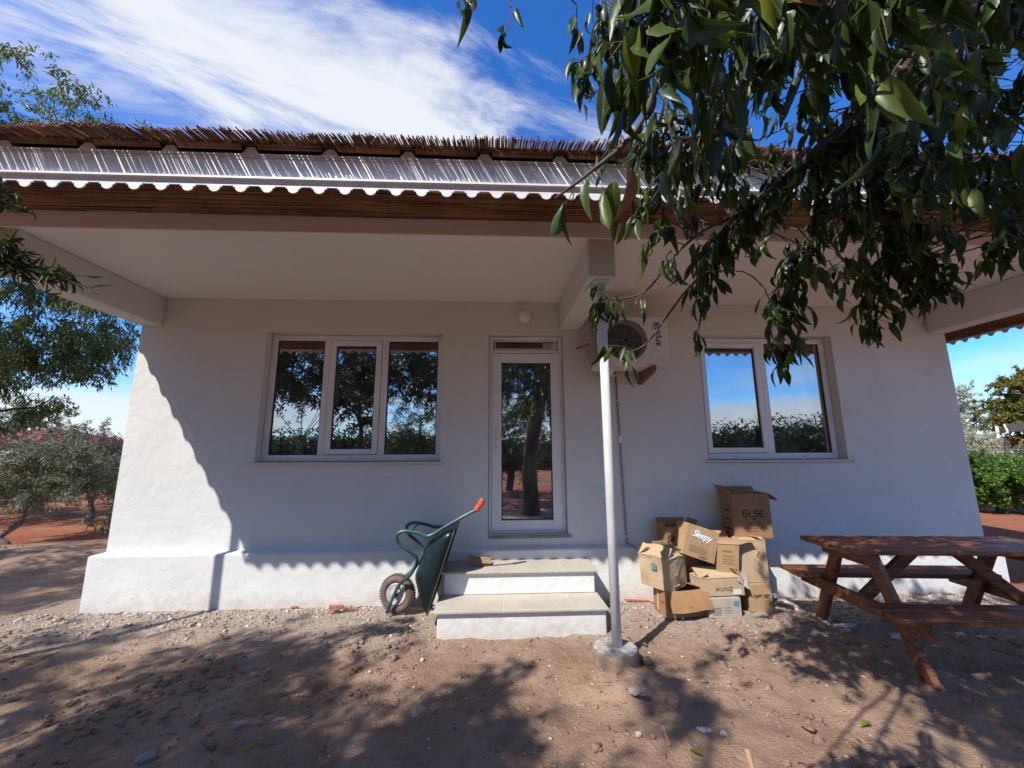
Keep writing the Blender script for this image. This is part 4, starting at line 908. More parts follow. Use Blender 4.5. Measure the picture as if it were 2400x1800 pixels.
[put_rect(bxE, 'front', -0.05+0.022*q, -0.034+0.022*q, 0.062, 0.078, M['ink_brown'], 0.006) for q in range(4)]; put_rect(bxE, 'front', 0.02, 0.085, -0.10, -0.085, M['ink_brown'], 0.006)
bxJ = carton('lowest carton of the tall stack next to the picnic table, dented front', (2.492, -0.31, g0), (0, 0, R(1)), 0.215, 0.24, 0.232, M['carton'], [], top=True, amp=0.005, seed=8, flat=True)
put_text(bxJ, 'GIFT SET', 0.040, 'front', 0.008, 0.015, M['ink'], 0.012, bold=0.0008)
bxI = carton('torn blank carton in the middle of the tall stack', (2.485, -0.275, 0.240), (R(-1), 0, R(-3)), 0.266, 0.24, 0.375, M['carton_pale'], [('front', -86, .1), ('back', -86, .1), ('left', 100, 0.11, .3, .5), ('right', -80, .1)], seed=9, amp=0.009)
put_path(bxI, [(0.045, 0.15), (0.055, 0.08), (0.035, 0.055), (0.07, 0.03), (0.06, 0.09)], 0.003, M['carton_dark'], 0.006, 'tear')
for u in (0.05, 0.075): put_rect(bxI, 'front', u, u+0.004, -0.17, 0.02, M['tape'], 0.006, 'crease')
bxH = carton('dark carton with bold lettering and open flaps crowning the tall stack', (2.566, -0.200, 0.622), (0, 0, R(-2)), 0.378, 0.225, 0.425, M['carton_dark'], [('back', 4, 0.055, 0.0, 0.12), ('left', 38, 0.11, 0.1, 0.3), ('right', 120, 0.12, 0.1, 0.2)], seed=10, amp=0.004, flat=True)
# squared lettering drawn as strokes
def stroke_word(box, glyphs, u, v, hgt, adv, rad, mat, off):
    for gi, gl_ in enumerate(glyphs):
        for ln in gl_: put_path(box, [(u+gi*adv+x*hgt*0.80, v+y*hgt) for x, y in ln], rad, mat, off, 'lettering')
gE = [[(0.95, 1), (0.25, 1), (0.05, 0.85), (0, 0.5), (0.05, 0.15), (0.25, 0), (0.95, 0)], [(0.02, 0.5), (0.9, 0.5)]]
gL = [[(0.12, 1), (0.12, 0.2), (0.28, 0), (0.95, 0)]]
gS = [[(0.95, 1), (0.25, 1), (0.08, 0.9), (0.08, 0.62), (0.25, 0.5), (0.78, 0.5), (0.95, 0.38), (0.95, 0.12), (0.78, 0), (0.05, 0)]]
stroke_word(bxH, [gE, gL, gS, gE], -0.090, -0.008, 0.057, 0.056, 0.0060, M['ink'], 0.004)
put_text(bxH, 'new', 0.024, 'front', 0.018, -0.030, M['ink'], 0.0055, bold=0.0012)
put_rect(bxH, 'front', -0.095, -0.025, -0.032, -0.030, M['ink']); put_rect(bxH, 'front', 0.062, 0.13, -0.032, -0.030, M['ink'])
def heart(c, s_): return [(c[0]+s_*(0.062*16*math.sin(a)**3), c[1]+s_*0.062*(13*math.cos(a)-5*math.cos(2*a)-2*math.cos(3*a)-math.cos(4*a))) for a in np.linspace(0, 2*math.pi, 22)]
for u in (-0.030, 0.054):
    put_path(bxH, heart((u, -0.078), 0.024), 0.0017, M['ink'])
    put_path(bxH, heart((u+0.004, -0.076), 0.013), 0.0012, M['ink'])
put_path(bxH, [(-0.008, -0.098), (0.008, -0.092), (0.02, -0.090), (0.03, -0.099)], 0.0016, M['ink']); put_path(bxH, [(0.078, -0.098), (0.095, -0.092)], 0.0016, M['ink'])
put_rect(bxH, 'front', -0.09, 0.165, -0.122, -0.1205, M['ink']); put_text(bxH, '24 x 90 Pcs', 0.019, 'front', 0.0, -0.144, M['ink_brown'], .0055)
for q in range(3): put_rect(bxH, 'left', -0.06, 0.04, 0.04-0.09*q, 0.055-0.09*q, M['ink'], .005)
# crumpled plastic wrapping between the stacks
def crumple_sheet(name, label, cat, c, sx, sy, amp, mat, rot=(0, 0, 0), n_=14, seed=0, fr=6):
    vs, fs = grid_quad(Vector((-sx/2, -sy/2, 0)), Vector((sx/2, -sy/2, 0)), Vector((sx/2, sy/2, 0)), Vector((-sx/2, sy/2, 0)), n_, n_)
    E3 = Euler(rot).to_matrix(); vs = [E3 @ (p+mnoise.noise_vector(p*fr+Vector((seed, 0, seed)))*amp+mnoise.noise_vector(p*fr*3+Vector((seed, 0, seed)))*amp*.3)+Vector(c) for p in vs]
    o = MB().add(vs, fs, False).build(name, mat); sm = o.modifiers.new('thickness', 'SOLIDIFY'); sm.thickness = 0.002
    return tag(o, label, cat)
crumple_sheet('plastic_wrap', 'crumpled clear plastic wrap stuffed between the slumped carton and the tall stack', 'plastic', (2.31, -0.44, 0.30), 0.15, 0.14, 0.05, M['plastic'], (R(50), R(20), 0), seed=4)
crumple_sheet('plastic_wrap', 'crumpled plastic lying in the mouth of the carton with teal stickers', 'plastic', (1.56, -0.37, 0.495), 0.22, 0.16, 0.035, M['plastic'], (R(8), 0, R(30)), seed=9)
crumple_sheet('paper_scrap', 'white torn paper on the ground beside the tall stack', 'paper', (2.76, -0.40, 0.055), 0.17, 0.12, 0.06, M['ink_white'], (R(20), R(15), 0), seed=14)
sc = crumple_sheet('cardboard_scrap', 'flat torn cardboard scrap lying on the upper step', 'cardboard', (-0.125, -0.285, 0.455), 0.22, 0.115, 0.010, M['raw_wood'], (R(28), R(8), R(10)), seed=21, fr=4)

# ------------------------------------------------------------------ picnic table
tb = empty('picnic_table', (3.44, -1.173, 0.0), 'red-brown wooden picnic table with attached benches by the wall', 'picnic table', None, (0, 0, R(-5.5)))
def plank(name, a, b_, w, h, up=(0, 0, 1)): return MB().beam(a, b_, w, h, 0.005, up).build(name, M['wood'], tb, local=True)
Lh = 0.835
for i in range(6):
    y = -0.2225+i*0.089; plank('top_plank', (-Lh+random.uniform(-.006, .006), y, 0.7325+random.uniform(-.0015, .0015)), (Lh+random.uniform(-.006, .006), y, 0.7325), 0.084, 0.036)
for s_ in (-1, 1):
    for k_ in (0, 1): plank('bench_plank', (-Lh+0.01*k_, s_*(0.415+0.145*k_), 0.405), (Lh-0.01*k_, s_*(0.415+0.145*k_), 0.405), 0.14, 0.036)
for e in (-1, 1):
    xl = e*0.60
    for s_ in (-1, 1): plank('leg', (xl, s_*0.505, -0.03), (xl, s_*0.155, 0.712), 0.046, 0.100, (1, 0, 0)) if False else MB().beam((xl, s_*0.505, -0.03), (xl, s_*0.155, 0.712), 0.095, 0.046, 0.005, (1, 0, 0)).build('leg', M['wood'], tb, local=True)
    plank('cross_rail', (xl+e*0.047, -0.60, 0.340), (xl+e*0.047, 0.60, 0.340), 0.044, 0.092)
    plank('top_cleat', (xl+e*0.047, -0.262, 0.668), (xl+e*0.047, 0.262, 0.668), 0.044, 0.090)
    plank('brace', (xl-e*0.03, 0.0, 0.335), (e*0.13, 0.0, 0.705), 0.044, 0.085, (0, 1, 0.0)) if False else MB().beam((xl+e*0.02, 0.0, 0.310), (e*0.14, 0.0, 0.708), 0.044, 0.085, 0.005, (0, 0, 1)).build('brace', M['wood'], tb, local=True)
    for s_ in (-1, 1): MB().lathe([(0.0, 0.0), (0.012, 0.0), (0.012, 0.006), (0.0, 0.008)], (xl+e*0.069, s_*0.36, 0.34), (e, 0, 0), 10).build('bolt', M['dark_steel'], tb, local=True)

# ------------------------------------------------------------------ stones, scraps and gravel
def rock_mesh(name, s_, seed, mat, sub=2):
    bm = bmesh.new(); bmesh.ops.create_icosphere(bm, subdivisions=sub, radius=1.0)
    for v in bm.verts:
        p = v.co.copy(); k_ = 1+0.45*mnoise.noise(p*1.1+Vector((seed*5.1, 0, 0)))+0.22*mnoise.noise(p*2.7+Vector((0, seed*3.3, 0)))
        v.co = Vector((p.x*s_[0], p.y*s_[1], p.z*s_[2]))*k_
    me = bpy.data.meshes.new(name); bm.to_mesh(me); bm.free(); me.materials.append(mat); return me
STONES = [((740, 1612), (0.065, 0.05, 0.05), 'stone_rust', 'ochre pointed stone lying in the dappled dirt left of the steps'),
 ((595, 1585), (0.035, 0.03, 0.032), 'stone', 'upright grey stone beside a dug hollow at the left'),
 ((570, 1575), (0.026, 0.022, 0.022), 'stone', 'small pale grey stone left of the upright grey stone'),
 ((490, 1545), (0.05, 0.045, 0.035), 'stone', 'dark round clod of stone on the edge of the tree shade'),
 ((925, 1508), (0.055, 0.04, 0.028), 'stone', 'flat buff stone just below the wheelbarrow'),
 ((920, 1540), (0.045, 0.03, 0.022), 'stone', 'flat dark stone below the buff stone under the wheelbarrow'),
 ((1090, 1517), (0.03, 0.025, 0.02), 'stone', 'rounded stone in front of the lower step'),
 ((1495, 1622), (0.075, 0.055, 0.03), 'concrete', 'broken flat lump of concrete in front of the post footing'),
 ((1653, 1713), (0.05, 0.026, 0.016), 'stone_white', 'long white chip of stone in the sunny foreground'),
 ((1696, 1721), (0.026, 0.02, 0.018), 'stone_white', 'small white stone right of the long white chip'),
 ((1600, 1452), (0.022, 0.02, 0.022), 'stone_white', 'bright white pebble in front of the corner carton'),
 ((1550, 1447), (0.05, 0.035, 0.026), 'stone', 'grey cobble at the foot of the corner carton'),
 ((1932, 1455), (0.085, 0.06, 0.03), 'stone_white', 'pale flat stone under the left end of the picnic table'),
 ((1985, 1468), (0.13, 0.035, 0.022), 'stone_white', 'long pale splinter of rubble under the picnic table bench'),
 ((2105, 1495), (0.09, 0.06, 0.03), 'stone_white', 'pale slab of rubble beside the near table leg'),
 ((655, 1688), (0.055, 0.022, 0.014), 'stone', 'grey flat chip lying in the foreground shade'),
 ((560, 1705), (0.04, 0.035, 0.03), 'stone', 'dark stone half buried in the foreground shade'),
 ((345, 1780), (0.06, 0.05, 0.03), 'stone', 'grey stone at the bottom edge of the picture'),
 ((140, 1455), (0.05, 0.04, 0.035), 'stone_rust', 'brown stone near the left house corner'),
 ((30, 1640), (0.05, 0.04, 0.03), 'stone', 'dark stone at the left edge of the picture')]
for i, ((px, py), s_, mk, lb) in enumerate(STONES):
    P = ground_at(px, py); z = gz(P.x, P.y); P = ground_at(px, py, z)
    s_ = tuple(q*0.72 for q in s_); o = link('stone', rock_mesh('stone', s_, i+1, M[mk])); o.location = (P.x, P.y, z+s_[2]*0.35); o.rotation_euler = (0, 0, random.uniform(-0.5, 0.5)); tag(o, lb, 'stone', 'loose stones on the ground')
SHARDS = [((800, 1413), 0.16, 0.05, 'terracotta', 'long terracotta shard lying along the wall base'), ((700, 1419), 0.07, 0.04, 'terracotta', 'small terracotta shard by the wall base left of the long shard'),
 ((530, 1495), 0.06, 0.035, 'terracotta', 'terracotta chip out in the sunlit gravel'), ((155, 1772), 0.055, 0.03, 'terracotta', 'red shard at the lower left of the picture'), ((1495, 1408), 0.30, 0.03, 'terracotta', 'terracotta edge strip along the wall behind the post'),
 ((1497, 1737), 0.032, 0.03, 'tile', 'square beige tile chip in the foreground')]
for i, ((px, py), a_, b_, mk, lb) in enumerate(SHARDS):
    P = ground_at(px, py); z = gz(P.x, P.y); poly = [(a_/2*math.cos(t_)*random.uniform(.8, 1.1), b_/2*math.sin(t_)*random.uniform(.8, 1.1), 0) for t_ in (0.5, 1.2, 2.5, 3.3, 4.2, 5.6)]
    o = MB().prism(poly, (0, 0, 0), (0, 0, 0.012)).build('shard', M[mk]); o.location = (P.x, min(P.y, -0.115), z+0.008); o.rotation_euler = (R(6), R(4), random.uniform(-0.2, 0.2)); tag(o, lb, 'shard', 'broken tile shards on the ground')
P = ground_at(1562, 1735); o = MB().beam((-0.055, 0, 0), (0.055, 0.0, 0.006), 0.016, 0.008, 0.002).build('wood_splinter', M['raw_wood']); o.location = (P.x, P.y, gz(P.x, P.y)+0.012); o.rotation_euler = (0, R(-8), R(84)); tag(o, 'short wooden splinter lying in the foreground dirt', 'wood')
P = ground_at(1757, 1782); o = MB().beam((-0.05, 0, 0), (0.05, 0.0, 0.006), 0.022, 0.006, 0.002).build('wood_splinter', M['raw_wood']); o.location = (P.x, P.y, gz(P.x, P.y)+0.012); o.rotation_euler = (0, R(-8), R(70)); tag(o, 'pale sliver of wood at the bottom edge of the picture', 'wood')
P = ground_at(790, 1437)
for i, (dx, dy, lb) in enumerate(((0, 0, 'curled orange strip of bark near the wheelbarrow wheel'), (0.13, 0.02, 'thin orange curl of bark closest to the wheelbarrow wheel'))):
    o = crumple_sheet('bark_curl', lb, 'bark', (P.x+dx, P.y+dy, gz(P.x, P.y)+0.028), 0.15-0.05*i, 0.055-0.02*i, 0.035, M['leaf_brown'], (R(12), R(6), R(10)), 8, seed=30+i, fr=11)
# gravel scattered over the bare ground, denser near the wall
ico = bmesh.new(); bmesh.ops.create_icosphere(ico, subdivisions=1, radius=1.0); IV = np.array([v.co[:] for v in ico.verts]); IF = np.array([[v.index for v in f.verts] for f in ico.faces]); ico.free()
def scatter(name, label, count, region, size, mat, flat=0.6, keep=None, seed=3, cat=None):
    r_ = np.random.default_rng(seed); pts = []
    while len(pts) < count:
        x = r_.uniform(region[0], region[1], 4000); y = r_.uniform(region[2], region[3], 4000)
        k_ = np.ones(4000, bool) if keep is None else keep(x, y, r_)
        k_ &= ~((x > -0.46) & (x < 0.94) & (y > -0.81)); k_ &= ~((x > 1.45) & (x < 2.62) & (y > -0.53))
        pts += list(zip(x[k_], y[k_]))
    pts = np.array(pts[:count]); s_ = size*np.exp(r_.normal(0, 0.5, count)); z = ground_z(pts[:, 0], pts[:, 1])
    V = IV[None]*(1+0.55*r_.uniform(-1, 1, (count, len(IV), 1))); sc3 = np.stack([s_*r_.uniform(.7, 1.5, count), s_*r_.uniform(.7, 1.2, count), s_*flat*r_.uniform(.6, 1.1, count)], 1); V = V*sc3[:, None, :]
    an = r_.uniform(0, 6.28, count); c, s2 = np.cos(an)[:, None], np.sin(an)[:, None]; V = np.stack([V[..., 0]*c-V[..., 1]*s2, V[..., 0]*s2+V[..., 1]*c, V[..., 2]], -1)
    V[..., 0] += pts[:, 0:1]; V[..., 1] += pts[:, 1:2]; V[..., 2] += (z+s_*flat*0.35)[:, None]
    Fc = (IF[None]+(np.arange(count)*len(IV))[:, None, None]).reshape(-1, 3)
    return tag(link(name, np_mesh(name, V.reshape(-1, 3), Fc, mat)), label, None, None, 'stuff')
scatter('gravel', 'fine mixed gravel scattered over the brown earth', 7000, (-6, 6.5, -3.6, -0.09), 0.0046, M['gravel'], keep=lambda x, y, r_: r_.random(x.shape) < np.clip(1.15+y*0.55, 0.12, 1))
scatter('rubble', 'pale plaster and stone crumbs along the foot of the wall', 3600, (-4.3, 5.6, -0.75, -0.088), 0.0062, M['rubble'], keep=lambda x, y, r_: r_.random(x.shape) < np.clip(1.05+y*1.9, 0.05, 1)*(0.35+0.65*((x > 1.0) | (x < -1.0))), seed=5)
scatter('soil_clods', 'crumbled clods of brown earth', 4200, (-6, 6.5, -3.4, -0.3), 0.0095, M['soil'], flat=0.75, keep=lambda x, y, r_: r_.random(x.shape) < np.clip(fbm(x*1.3+2, y*1.3, 2)*3+0.35, 0.03, 1), seed=8)
scatter('wood_chips', 'pale chips and straw bits strewn on the foreground earth', 900, (-3, 4.5, -3.3, -0.6), 0.0042, M['rubble'], flat=0.35, seed=11, keep=lambda x, y, r_: r_.random(x.shape) < np.clip(fbm(x*1.1+9, y*1.1, 2)*3+0.3, 0.02, 1))
# ------------------------------------------------------------------ trees
LT = np.array([(0, 0, 0), (0.42, 0.5, 0.06), (1, 0, -0.10), (0.42, -0.5, 0.06)]); LF = np.array([(0, 1, 2), (0, 2, 3)])
def big_template(curl, fold, wave, twist=0.0):
    ts = [0, .10, .28, .5, .72, .88, 1]; ws = [0.03, .27, .47, .5, .36, .17, 0.0]; V = []; mid = []; lf = []; rt = []
    for i, (t_, w_) in enumerate(zip(ts, ws)):
        zc_ = -curl*t_*t_; mid.append(len(V)); V.append((t_-0.12*curl*t_*t_, 0, zc_))
        if 0 < w_:
            wv = wave*math.sin(i*2.1); a = twist*t_
            lf.append(len(V)); V.append((t_-0.12*curl*t_*t_, w_*math.cos(a), zc_+fold*w_+wv+w_*math.sin(a)*0.4)); rt.append(len(V)); V.append((t_-0.12*curl*t_*t_, -w_*math.cos(a), zc_+fold*w_-wv*0.7-w_*math.sin(a)*0.4))
    Fc = []
    for i in range(len(ts)-2):
        for s_, side in ((1, lf), (-1, rt)):
            q = (mid[i], mid[i+1], side[i+1], side[i]); q = q if s_ < 0 else q[::-1]
            Fc += [(q[0], q[1], q[2]), (q[0], q[2], q[3])]
    i = len(ts)-2; Fc += [(mid[i], mid[i+1], lf[i])[::-1], (mid[i], mid[i+1], rt[i])]
    return np.array(V), np.array(Fc)
BIG = [big_template(0.10, 0.16, 0.012), big_template(0.28, 0.22, 0.018), big_template(0.5, 0.30, 0.015, 0.5), big_template(-0.12, 0.18, 0.02), big_template(0.75, 0.34, 0.01, -0.6)]
def unit(v): return v/np.maximum(np.linalg.norm(v, axis=-1, keepdims=True), 1e-9)
def leaf_geo(P, D, Nn, L, Wd, T=LT, Fc=LF):
    S = unit(np.cross(Nn, D)); Nn = np.cross(D, S)
    V = P[:, None]+T[None, :, 0:1]*(D*L[:, None])[:, None]+T[None, :, 1:2]*(S*Wd[:, None])[:, None]+T[None, :, 2:3]*(Nn*L[:, None])[:, None]
    F_ = (Fc[None]+(np.arange(len(P))*len(T))[:, None, None]).reshape(-1, 3)
    return V.reshape(-1, 3), F_
def leaves_on(segs, per, L, Wd, r_, down=0.3, spread=0.9, jit=0.03):
    """segs: (n,2,3) twig segments -> leaf frames"""
    A, B = segs[:, 0], segs[:, 1]; n_ = len(segs)*per; idx = np.repeat(np.arange(len(segs)), per); t_ = r_.random(n_)[:, None]
    P = A[idx]*(1-t_)+B[idx]*t_+r_.normal(0, jit, (n_, 3)); d = unit(B-A)[idx]
    D = unit(0.45*d+spread*unit(r_.normal(size=(n_, 3)))+np.array([0, 0, -down])); Nn = unit(r_.normal(size=(n_, 3))+np.array([0, 0, 0.9])); Nn = unit(Nn-D*(Nn*D).sum(1, keepdims=True))
    return P, D, Nn, L*np.exp(r_.normal(0, .22, n_)), Wd*np.exp(r_.normal(0, .2, n_))
def tree(name, label, cat, base, crown_c, crown_r, nclump, clump_r, ntwig, per, L, Wd, lm, bm_, tr=0.12, droop=0.3, seed=1, group=None, zmin=None, spread=0.9, fork=0.45, shell=0.55, flat=1.0, jit=0.03, hem=None):
    r_ = np.random.default_rng(seed); rd = random.Random(seed)
    base = Vector(base); root = empty(name, base, label, cat, group); cc = np.array(crown_c); cr = np.array(crown_r)
    fk = Vector((base.x+(cc[0]-base.x)*0.35, base.y+(cc[1]-base.y)*0.35, base.z+(cc[2]-base.z)*fork))
    mb = MB(); mid = (base+fk)/2+Vector((rd.uniform(-.15, .15), rd.uniform(-.15, .15), 0))
    mb.tube(smooth_path([base-Vector((0, 0, .25)), base+Vector((0, 0, 0.05)), mid, fk], 4), [tr*1.5, tr*1.45, tr*1.4, tr*1.3, tr*1.25, tr*1.18, tr*1.1, tr*1.05, tr, tr*.97, tr*.94, tr*.9, tr*.85], 10)
    mb.build('trunk', bm_, root)
    u = unit(r_.normal(size=(nclump, 3))); rad = (shell+(1-shell)*r_.random(nclump))**0.7; C_ = cc+u*rad[:, None]*cr
    if hem is not None: C_[:, 2] = np.where(C_[:, 0] > hem[0], np.maximum(C_[:, 2], hem[1]+r_.random(nclump)*1.2), C_[:, 2])
    if zmin is not None: C_[:, 2] = np.maximum(C_[:, 2], zmin+r_.random(nclump)*0.5)
    segs = []; lb = MB(); tw = MB()
    C_ = C_[np.argsort(np.linalg.norm(C_-np.array(fk), axis=1))]; nodes = [(fk, tr*.62)]
    for i in range(nclump):
        c = Vector(C_[i]); j = min(range(len(nodes)), key=lambda q: (nodes[q][0]-c).length+0.25*(nodes[q][0]-fk).length); s0, rs = nodes[j]
        m_ = s0.lerp(c, 0.5)+Vector((rd.uniform(-.12, .12), rd.uniform(-.12, .12), rd.uniform(0.0, .18)))*min(1.0, (c-s0).length)
        r0 = max(rs*rd.uniform(.55, .72), 0.006); nodes.append((c, r0)); lb.tube(smooth_path([s0, m_, c], 3), [r0*1.25, r0*1.2, r0*1.12, r0*1.05, r0, r0*.95, r0*.9], 5)
        for q in range(ntwig):
            d = unit(r_.normal(size=3)); d[2] = d[2]*flat*0.8-droop*0.5; d = unit(d); Lq = clump_r*r_.uniform(.45, 1.15)
            p1 = np.array(c)+d*Lq*0.5; p2 = p1+unit(d+np.array([0, 0, -droop]))*Lq*0.5
            tw.tube([c, Vector(p1), Vector(p2)], [min(r0*.4, .008), .0025, 0.0015], 3, False)
            segs += [(np.array(c)*.4+p1*.6, p1), (p1, p2), (p1*.4+p2*.6, p2)]
    lb.build('limb', bm_, root); tw.build('twigs', M['twig'], root, kind='stuff')
    V, F_ = leaf_geo(*leaves_on(np.array(segs), per, L, Wd, r_, droop, spread, jit))
    off = np.array(base); o = link('crown', np_mesh('crown', V-off, F_, lm), root); o['kind'] = 'stuff'
    return root
# large trees behind the camera: they shade the yard and show in the panes
GM = 'trees mirrored in the panes'; GO = 'silver olive trees in the field'
tree('shade_tree', 'dark leafy tree mirrored in the three-pane window', 'tree', (-3.5, -6.6, 0), (-3.75, -6.1, 4.2), (2.45, 1.75, 2.1), 74, 0.60, 10, 15, 0.11, 0.042, M['leaf_dark'], M['bark'], 0.15, 0.25, 21, GM, fork=0.4, shell=0.3, jit=.05)
tree('shade_tree', 'second dark tree shading the left foreground', 'tree', (-6.4, -5.8, 0), (-5.9, -5.25, 4.2), (2.1, 1.6, 1.4), 46, 0.66, 10, 12, 0.10, 0.034, M['leaf_dark'], M['bark'], 0.14, 0.3, 22, GM, jit=.05)
tree('shade_tree', 'dark tree shading the bare ground left of the house', 'tree', (-9.2, -3.0, 0), (-8.9, -2.9, 4.3), (1.9, 1.9, 1.4), 44, 0.62, 10, 14, 0.10, 0.034, M['leaf_dark'], M['bark'], 0.14, 0.3, 26, GM, jit=.05)
tree('olive_tree', 'rounded olive mirrored low in the right pane of the three-pane window', 'tree', (-3.2, -11.0, 0), (-3.0, -11.0, 2.4), (2.1, 1.8, 1.7), 56, 0.6, 10, 14, 0.085, 0.024, M['leaf_dark'], M['bark_grey'], 0.13, 0.1, 23, GM, shell=.3, jit=.05)
tree('olive_tree', 'olive mirrored behind the trunk in the door glass', 'tree', (0.6, -11.5, 0), (0.7, -11.5, 3.0), (2.7, 1.8, 2.8), 90, 0.65, 10, 14, 0.09, 0.026, M['leaf_dark'], M['bark_grey'], 0.13, 0.1, 24, GM, shell=.3, jit=.05)
tree('shade_tree', 'dense dark tree added behind the yard to block sky in the door glass', 'tree', (-1.3, -9.6, 0), (-1.0, -9.4, 4.4), (2.2, 1.7, 1.9), 56, 0.65, 10, 14, 0.10, 0.034, M['leaf_dark'], M['bark'], 0.15, 0.3, 27, GM, shell=.3, jit=.05)  # added to shade the ground behind and darken the door reflection
# trees left of the house
tree('drooping_tree', 'tall drooping green tree left of the house corner', 'tree', (-11.8, 4.2, 0), (-11.0, 4.5, 6.0), (3.2, 1.9, 5.1), 260, 0.66, 10, 12, 0.115, 0.030, M['leaf_mid'], M['bark'], 0.16, 0.8, 31, zmin=1.6, shell=0.25, fork=0.25, hem=(-10.2, 3.0), jit=.05)
tree('olive_tree', 'small silver olive with forked trunk at the left field edge', 'tree', (-7.55, 2.55, 0.0), (-7.5, 2.9, 1.12), (0.95, 0.9, 0.52), 46, 0.36, 10, 16, 0.058, 0.015, M['leaf_olive'], M['bark_grey'], 0.05, -0.1, 32, GO, fork=0.35, shell=.3)
tree('olive_tree', 'silver olive half hidden behind the left wall corner', 'tree', (-8.7, 5.0, 0.0), (-8.7, 5.0, 1.15), (0.9, 1.0, 0.55), 40, 0.42, 10, 15, 0.066, 0.017, M['leaf_olive'], M['bark_grey'], 0.07, -0.1, 33, GO, fork=0.3, shell=.3)
tree('olive_tree', 'silver olive farther out on the red field', 'tree', (-15.5, 7.5, 0.0), (-15.5, 7.5, 1.9), (1.5, 1.4, 1.1), 36, 0.55, 9, 12, 0.10, 0.028, M['leaf_olive'], M['bark_grey'], 0.09, -0.1, 34, GO, shell=.3)
tree('olive_tree', 'silver olive deep in the red field in front of the red-roofed building', 'tree', (-24, 18.0, 0.0), (-24, 18, 2.3), (2.4, 2.0, 1.7), 36, 0.9, 9, 12, 0.15, 0.05, M['leaf_olive'], M['bark_grey'], 0.12, -0.1, 35, GO, shell=.3)
tree('dark_shrub', 'thin dark shrub against the left side of the house', 'shrub', (-5.2, 1.9, 0.05), (-5.2, 1.95, 0.75), (0.3, 0.4, 0.6), 18, 0.25, 6, 9, 0.05, 0.018, M['leaf_dark'], M['bark'], 0.02, 0.0, 36)
# trees beyond the right corner
tree('silver_tree', 'silver-leaved olive beyond the right wall corner, overexposed white in its leaf colour', 'tree', (29.3, 21.0, 0), (29.2, 21, 3.5), (2.9, 2.4, 2.5), 80, 0.8, 10, 13, 0.16, 0.05, M['leaf_silver_glare'], M['bark_grey'], 0.16, 0.1, 41, shell=.3)
tree('autumn_tree', 'yellowing broad tree at the right edge of the picture', 'tree', (31.6, 16.5, 0), (32.0, 16.5, 3.6), (3.2, 2.8, 2.5), 120, 0.8, 10, 14, 0.17, 0.09, M['leaf_autumn'], M['bark'], 0.18, 0.2, 42, shell=.3)
tree('silver_shrub', 'low silvery bush behind the bright hedge', 'shrub', (21.5, 12.5, 0), (21.5, 12.5, 1.2), (2.4, 1.0, 0.8), 40, 0.5, 9, 12, 0.10, 0.03, M['leaf_silver_glare'], M['bark_grey'], 0.06, 0.0, 43)
for hi_i, (hx, hy, hs, lb) in enumerate(((12.3, 5.2, 1.0, 'bright green leafy hedge bush just right of the house'), (14.6, 5.3, 1.05, 'bright green hedge bush at the right edge of the picture'))):
    tree('hedge_bush', lb, 'bush', (hx, hy, 0), (hx, hy, 0.78), (1.35*hs, 1.0, 0.64), 90, 0.30, 9, 12, 0.07, 0.042, M['leaf_bright'], M['bark'], 0.05, 0.15, 44+hi_i, 'hedge bushes beyond the house', fork=0.25, shell=.4)
# wooded skyline all round, a hedge line behind the yard
def tree_line(name, label, ring, count, size, hmin, hmax, mat, seed, core=False):
    r_ = np.random.default_rng(seed); a = r_.uniform(ring[0], ring[1], count); rr = r_.uniform(ring[2], ring[3], count); x, y = rr*np.sin(a), rr*np.cos(a)-4
    hh = hmin+(hmax-hmin)*np.clip(0.5+1.1*fbm(a*rr/9.0+seed, a*0+seed*.7, 3), 0, 1); z = hh*r_.random(count)**0.75+0.0
    size = np.where((z < 0.8*hh-0.15) & core, size*2.6, size)
    P = np.stack([x, y, z], 1); D = unit(r_.normal(size=(count, 3))); Nn = unit(r_.normal(size=(count, 3))); Nn = unit(Nn-D*(Nn*D).sum(1, keepdims=True))
    V, F_ = leaf_geo(P, D, Nn, size*r_.uniform(.6, 1.4, count), size*.6*r_.uniform(.6, 1.4, count))
    return tag(link(name, np_mesh(name, V, F_, mat)), label, None, None, 'stuff')
tree_line('far_treeline', 'far dark line of trees along the horizon', (-math.pi, math.pi), 16000, 0.95, 1.5, 5.0, M['leaf_mid'], 51) if False else None
tree_line('far_treeline', 'far dark line of trees along the horizon', (-1.45, 1.45, 105, 125), 15000, 1.1, 1.5, 4.6, M['leaf_mid'], 51)
tree_line('hedge_mass', 'dense dark hedge mirrored low in the panes', (1.9, 4.4, 26, 31), 60000, 0.20, 1.7, 4.0, M['leaf_dark'], 52, True)
# sparse grass at the field edges
def grass(name, label, regions, n_, hgt, mat, seed):
    r_ = np.random.default_rng(seed); P = []
    for (x0, x1, y0, y1) in regions: P.append(np.stack([r_.uniform(x0, x1, n_), r_.uniform(y0, y1, n_)], 1))
    P = np.concatenate(P); k_ = fbm(P[:, 0]*1.5+seed, P[:, 1]*1.5, 2) > -0.02; P = P[k_]; z = ground_z(P[:, 0], P[:, 1]); P = np.stack([P[:, 0], P[:, 1], z], 1); m_ = len(P)
    D = unit(r_.normal(0, .45, (m_, 3))+np.array([0, 0, 1.0])); Nn = unit(r_.normal(size=(m_, 3))*np.array([1, 1, .2])); Nn = unit(Nn-D*(Nn*D).sum(1, keepdims=True))
    V, F_ = leaf_geo(P, D, Nn, hgt*r_.uniform(.4, 1.3, m_), hgt*.14*r_.uniform(.6, 1.4, m_))
    return tag(link(name, np_mesh(name, V, F_, mat)), label, None, None, 'stuff')
grass('grass', 'thin green grass at the edges of the red field', [(-9.5, -6.8, 0.8, 2.2), (6.6, 9.0, 1.2, 2.6), (-12, -8, 5, 7)], 1500, 0.07, M['leaf_mid'], 61)

